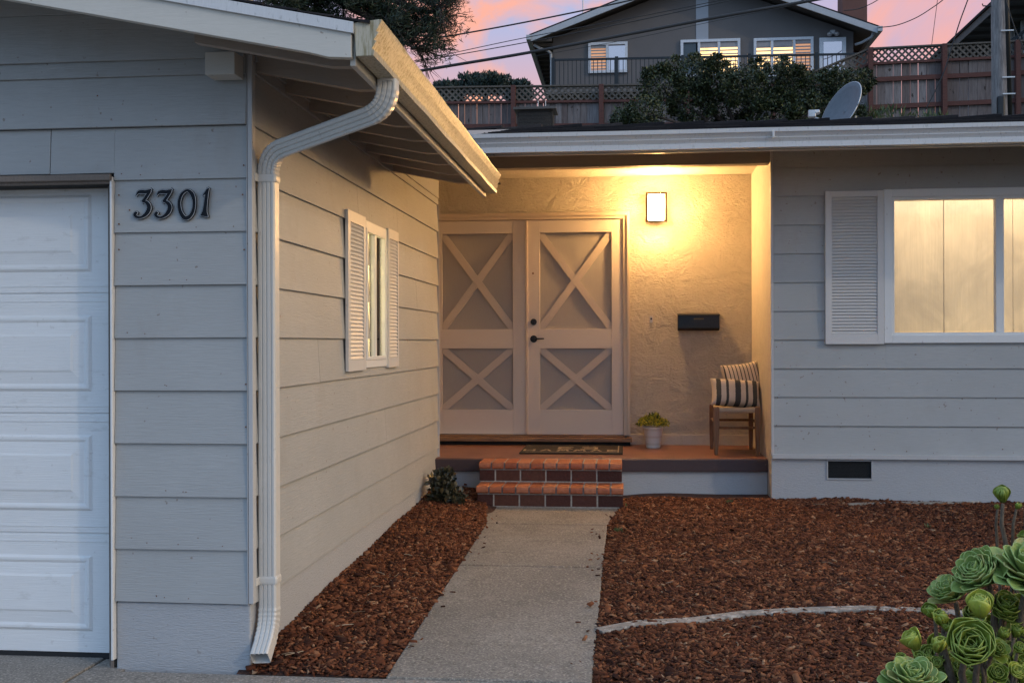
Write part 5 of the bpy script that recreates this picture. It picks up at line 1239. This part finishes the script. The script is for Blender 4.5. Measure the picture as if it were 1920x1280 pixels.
# ================================================================ SUCCULENTS
def leafmat(name, c_in, c_out, edge, rough=.42):
    n = NT(name); at_ = n.N.new('ShaderNodeAttribute'); at_.attribute_name = 'tint'; sp_ = n.N.new('ShaderNodeSeparateColor'); n.L.new(at_.outputs['Color'], sp_.inputs[0])
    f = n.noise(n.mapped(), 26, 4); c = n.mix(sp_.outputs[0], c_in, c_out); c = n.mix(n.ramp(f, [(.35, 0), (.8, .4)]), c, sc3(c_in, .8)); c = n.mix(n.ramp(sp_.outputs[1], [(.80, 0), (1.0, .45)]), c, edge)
    spots = n.noise(n.mapped(), 120, 2, .4); c = n.mix(n.ramp(spots, [(.73, 0), (.77, .5)]), c, (.12, .08, .03))
    rnd = n.island(); c = n.mix(n.math('MULTIPLY', rnd, .35), c, sc3(c_out, .55)); c = n.mix(n.ramp(rnd, [(.90, 0), (.96, .7)]), c, (.42, .36, .12))
    n.col(c); n.rough(rough); n.b.inputs['Subsurface Weight'].default_value = .12; n.b.inputs['Subsurface Radius'].default_value = (.006, .01, .003); n.bump(f, .002); return n.m
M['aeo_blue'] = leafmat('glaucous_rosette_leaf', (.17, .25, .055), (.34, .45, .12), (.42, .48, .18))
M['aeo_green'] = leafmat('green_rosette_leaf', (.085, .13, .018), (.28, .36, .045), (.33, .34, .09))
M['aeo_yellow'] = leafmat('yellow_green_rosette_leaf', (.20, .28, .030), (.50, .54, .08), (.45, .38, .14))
def rosette(c, axis, rad_, n, mat, parent, open_=1.0, cup=.0, wide=.36):
    """open_: 1 flat rosette, 0 closed incurved bud"""
    c = Vector(c); ax = Vector(axis).normalized(); t1 = ax.orthogonal().normalized(); t2 = ax.cross(t1)
    V = []; Fq = []; T = []; SS = (0, .16, .36, .56, .72, .84, .93, .985, 1.0); nw = 7; ns = len(SS)
    n = int(n * 1.15)
    for i in range(n):
        f = (i + .5) / n; ang = i * 2.39996 + random.uniform(-.12, .12); L_ = rad_ * lerp(.40, 1.0, f ** .6) * random.uniform(.84, 1.12) * lerp(1.25, 1.0, open_)
        e_out = lerp(.55, .30 - .55 * max(0, f - .6), open_); el0 = lerp(1.40, e_out, f ** .85) + random.gauss(0, .07); el1 = lerp(lerp(1.75, 1.95, f), el0 - lerp(-.25, .22, f), open_) + cup
        rd = t1 * math.cos(ang) + t2 * math.sin(ang); tn = ax.cross(rd); o = len(V)
        pos = c + rd * rad_ * .03 + ax * rad_ * .32 * (1 - f) * (.4 + .6 * open_); W_ = L_ * wide * random.uniform(.9, 1.12); tw = random.uniform(-.15, .15); ps = 0
        wav = random.uniform(0, 6)
        for a, s in enumerate(SS):
            el = lerp(el0, el1, s ** .8); d = rd * math.cos(el) + ax * math.sin(el); nrm_ = ax * math.cos(el) - rd * math.sin(el)
            pos = pos + d * (L_ * (s - ps)); ps = s
            w = W_ * (.34 + .66 * math.sin(min(1, s / .70) * math.pi / 2) ** 1.2) * (math.sqrt(max(0, 1 - (max(0, s - .70) / .30) ** 2)) if s > .70 else 1) + .0006
            for b in range(nw):
                q = b / (nw - 1) * 2 - 1; lift = (q * q) * w * (.30 + .25 * (1 - open_)) + .03 * w * math.sin(wav + 5 * s) * abs(q)
                V.append(pos + (tn * math.cos(tw) + nrm_ * math.sin(tw)) * (q * w) + nrm_ * lift)
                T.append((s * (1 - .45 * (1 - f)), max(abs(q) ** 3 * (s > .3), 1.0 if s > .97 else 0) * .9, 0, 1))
        for a in range(ns - 1):
            for b in range(nw - 1): Fq.append((o + a * nw + b, o + a * nw + b + 1, o + (a + 1) * nw + b + 1, o + (a + 1) * nw + b))
    me = bpy.data.meshes.new('rosette'); me.from_pydata([tuple(v) for v in V], [], Fq); ca = me.color_attributes.new('tint', 'FLOAT_COLOR', 'POINT')
    ca.data.foreach_set('color', np.array(T, dtype=np.float32).ravel()); me.shade_smooth(); me.materials.append(mat)
    o = bpy.data.objects.new('rosette', me); COL.objects.link(o); hang(o, parent); s = o.modifiers.new('thick', 'SOLIDIFY'); s.thickness = max(.0012, rad_ * .028); s.offset = 0
    return o
def aeonium(label, base_uv, heads, D0):
    p0 = at(*base_uv, D0); g = Vector((p0.x, p0.y, zbed_r(p0.x, p0.y))); root = empty('aeonium', g, label, 'succulent plant')
    for (u, v, r, D, ax, n, m, op, cup, wd_) in heads:
        c = at(u, v, D); ax = Vector(ax).normalized(); rr = r * D / F; rosette(c, ax, rr, n, M[m], root, op, cup, wd_)
        s0 = c - ax * rr * .1; s1 = c - ax * (rr * .6) + Vector((0, .02, -.05)); s2 = s1.lerp(g, .5) + Vector((random.uniform(-.04, .04), random.uniform(-.02, .06), 0)); 
        thick = .004 + rr * .07
        MB().tube([s0, s1, s2, g + Vector((random.uniform(-.03, .03), random.uniform(-.03, .03), -.01))], [thick * .8, thick, thick * 1.3, thick * 1.5], 8).build('stem', M['stem'], root, smooth=True)
    return root
M['stem'] = wood('succulent_stem', (.07, .05, .035), (.26, .20, .14), (60, 60, 20), .9, .003)
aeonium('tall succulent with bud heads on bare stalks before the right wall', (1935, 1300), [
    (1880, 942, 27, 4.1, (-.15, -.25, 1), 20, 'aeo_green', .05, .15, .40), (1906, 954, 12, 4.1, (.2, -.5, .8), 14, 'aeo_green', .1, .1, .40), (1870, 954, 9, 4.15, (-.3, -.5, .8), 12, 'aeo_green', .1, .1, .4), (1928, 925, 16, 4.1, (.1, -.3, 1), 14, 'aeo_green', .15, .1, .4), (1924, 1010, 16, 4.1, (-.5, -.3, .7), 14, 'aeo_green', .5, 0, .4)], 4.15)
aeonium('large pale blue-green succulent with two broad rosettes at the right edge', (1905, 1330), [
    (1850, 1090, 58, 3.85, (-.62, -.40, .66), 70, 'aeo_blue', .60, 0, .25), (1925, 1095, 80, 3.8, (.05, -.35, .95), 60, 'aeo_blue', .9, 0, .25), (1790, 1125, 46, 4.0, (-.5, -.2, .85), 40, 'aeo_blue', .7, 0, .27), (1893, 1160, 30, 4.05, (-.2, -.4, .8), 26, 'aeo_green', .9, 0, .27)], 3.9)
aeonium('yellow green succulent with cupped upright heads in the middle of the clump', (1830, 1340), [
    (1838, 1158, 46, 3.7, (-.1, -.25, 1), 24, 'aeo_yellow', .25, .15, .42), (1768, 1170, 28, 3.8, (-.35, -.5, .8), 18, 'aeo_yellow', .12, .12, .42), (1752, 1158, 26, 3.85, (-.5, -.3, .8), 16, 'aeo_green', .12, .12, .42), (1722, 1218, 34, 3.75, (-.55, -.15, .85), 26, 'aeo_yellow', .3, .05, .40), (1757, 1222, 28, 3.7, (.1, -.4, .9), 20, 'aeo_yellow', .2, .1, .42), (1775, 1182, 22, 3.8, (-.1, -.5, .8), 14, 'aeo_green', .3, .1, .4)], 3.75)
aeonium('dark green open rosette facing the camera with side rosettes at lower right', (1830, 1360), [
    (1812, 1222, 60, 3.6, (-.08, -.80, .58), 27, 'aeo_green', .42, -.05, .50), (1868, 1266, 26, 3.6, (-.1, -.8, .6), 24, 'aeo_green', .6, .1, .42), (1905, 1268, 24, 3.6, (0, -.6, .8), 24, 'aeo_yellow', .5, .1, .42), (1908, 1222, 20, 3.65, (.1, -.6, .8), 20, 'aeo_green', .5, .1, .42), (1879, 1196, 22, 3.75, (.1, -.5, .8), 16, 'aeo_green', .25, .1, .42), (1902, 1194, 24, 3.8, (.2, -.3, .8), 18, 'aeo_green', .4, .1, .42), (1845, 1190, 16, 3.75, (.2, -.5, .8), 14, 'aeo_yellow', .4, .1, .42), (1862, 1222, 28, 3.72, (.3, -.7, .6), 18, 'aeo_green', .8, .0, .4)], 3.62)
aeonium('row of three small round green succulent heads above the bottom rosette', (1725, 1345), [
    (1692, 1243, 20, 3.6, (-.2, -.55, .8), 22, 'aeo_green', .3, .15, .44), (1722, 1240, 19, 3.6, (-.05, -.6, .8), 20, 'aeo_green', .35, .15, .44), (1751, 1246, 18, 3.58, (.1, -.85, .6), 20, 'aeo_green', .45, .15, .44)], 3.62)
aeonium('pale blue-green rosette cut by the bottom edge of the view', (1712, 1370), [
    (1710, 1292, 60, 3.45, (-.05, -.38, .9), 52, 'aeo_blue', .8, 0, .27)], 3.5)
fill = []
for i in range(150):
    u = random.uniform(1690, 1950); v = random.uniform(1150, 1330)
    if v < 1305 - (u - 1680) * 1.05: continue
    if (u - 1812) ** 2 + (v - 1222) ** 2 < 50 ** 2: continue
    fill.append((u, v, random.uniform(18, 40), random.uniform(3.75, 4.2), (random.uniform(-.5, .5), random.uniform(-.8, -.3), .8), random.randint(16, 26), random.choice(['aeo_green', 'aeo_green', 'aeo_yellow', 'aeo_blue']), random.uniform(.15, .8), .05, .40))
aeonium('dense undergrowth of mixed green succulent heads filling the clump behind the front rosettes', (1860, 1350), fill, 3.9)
